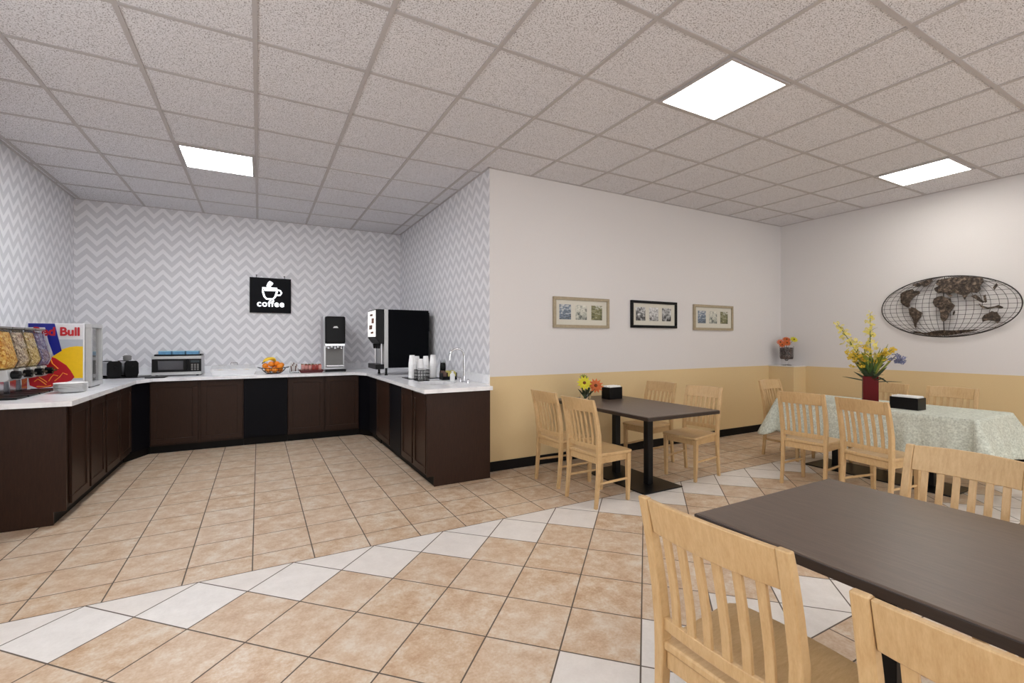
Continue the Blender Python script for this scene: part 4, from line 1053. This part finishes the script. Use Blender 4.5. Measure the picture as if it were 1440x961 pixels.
# wire utensil holder
uh = thing('utensil_holder', 'square wire holder with utensils in front of the white cups', 'utensil holder', (1.66, 5.20, CT))
mb = MB(); a = 0.07
for z in (0.005, 0.045, 0.085, 0.125): mb.tube([(-a, -a, z), (a, -a, z), (a, a, z), (-a, a, z)], 0.0035, 6, True)
for s_ in range(-2, 3):
    for px_, py_ in ((s_*a/2, -a), (s_*a/2, a), (-a, s_*a/2), (a, s_*a/2)): mb.tube([(px_, py_, 0.002), (px_, py_, 0.127)], 0.0025, 6)
mb.build('wire_frame', M['blackmetal'], uh)
MB().box(-a, a, -a, a, 0, 0.004).build('floor_plate', M['blackmetal'], uh)
for i, (dx_, dy_, cl) in enumerate([(-.03, -.03, 'front left'), (.03, -.03, 'front right'), (0, .0, 'middle'), (-.03, .03, 'back left'), (.03, .035, 'back right')]):
    o = MB().tube([(0, 0, 0), (0.004, 0, 0.1)], 0.004, 6).ball((0.005, 0, 0.118), 0.016, 10, 8, 1.5).build('spoon', M['silver'], smooth=True)
    tag(at(o, (1.66+dx_, 5.20+dy_, CT+0.006)), 'silver spoon standing in the wire holder, %s' % cl, 'spoon', 'spoons in the wire holder')
# tea caddy
tc = thing('tea_caddy', 'small black caddy of yellow packets behind the sink', 'caddy', (1.985, 5.20, CT))
mb = MB().box(-0.09, 0.09, -0.06, 0.06, 0, 0.005)
for xx in (-0.09, -0.031, 0.028, 0.085): mb.box(xx, xx+0.005, -0.06, 0.06, 0.005, 0.085)
mb.box(-0.085, 0.085, 0.055, 0.06, 0.005, 0.10).box(-0.085, 0.085, -0.06, -0.055, 0.005, 0.04)
mb.build('rack', M['black'], tc, bevel=0.001)
for i in range(3):
    for j in range(4):
        o = MB().box(-0.022, 0.022, -0.006, 0.006, 0, 0.082+0.006*j).build('tea_packet', M['tea'] if i else M['sugarbrown'], bevel=0.002)
        tag(at(o, (1.985-0.056+0.0585*i, 5.20-0.042+0.026*j, CT+0.006)), '%s packet in the %s slot of the black caddy' % (['brown', 'yellow', 'yellow'][i], ['left', 'middle', 'right'][i]), 'tea packet', 'packets in the %s slot' % ['left', 'middle', 'right'][i])
# faucet
fc = thing('faucet', 'tall chrome gooseneck faucet behind the oval sink', 'faucet', (2.0, 4.74, CT))
MB().lathe([(0.028, 0), (0.028, 0.012), (0.018, 0.02), (0.016, 0.07), (0.001, 0.07)], n=18).build('base', M['chrome'], fc, smooth=True)
MB().tube([(0, 0, 0.06), (0, 0, 0.29)]+[(-0.085+0.085*math.cos(a), 0.0, 0.29+0.085*math.sin(a)) for a in [PI*i/14 for i in range(1, 14)]]+[(-0.17, 0, 0.29), (-0.172, 0, 0.25)], [0.012]*16+[0.013], 12).build('spout', M['chrome'], fc, smooth=True)
for s_ in (-1, 1):
    h_ = MB().lathe([(0.02, 0), (0.018, 0.03), (0.012, 0.045), (0.001, 0.045)], (0, s_*0.1, 0), 14).tube([(0, s_*0.1, 0.04), (-0.03, s_*0.145, 0.052)], 0.007, 8)
    h_.build('handle', M['chrome'], fc, smooth=True)
so = thing('soap_bottle', 'small white bottle beside the faucet base', 'bottle', (1.95, 4.97, CT))
MB().lathe([(0.001, 0), (0.026, 0), (0.028, 0.01), (0.028, 0.075), (0.012, 0.095), (0.001, 0.095)], n=18).build('body', M['white'], so, smooth=True)
MB().lathe([(0.012, 0.0955), (0.012, 0.115), (0.001, 0.115)], n=12).build('cap', M['white'], so, smooth=True)
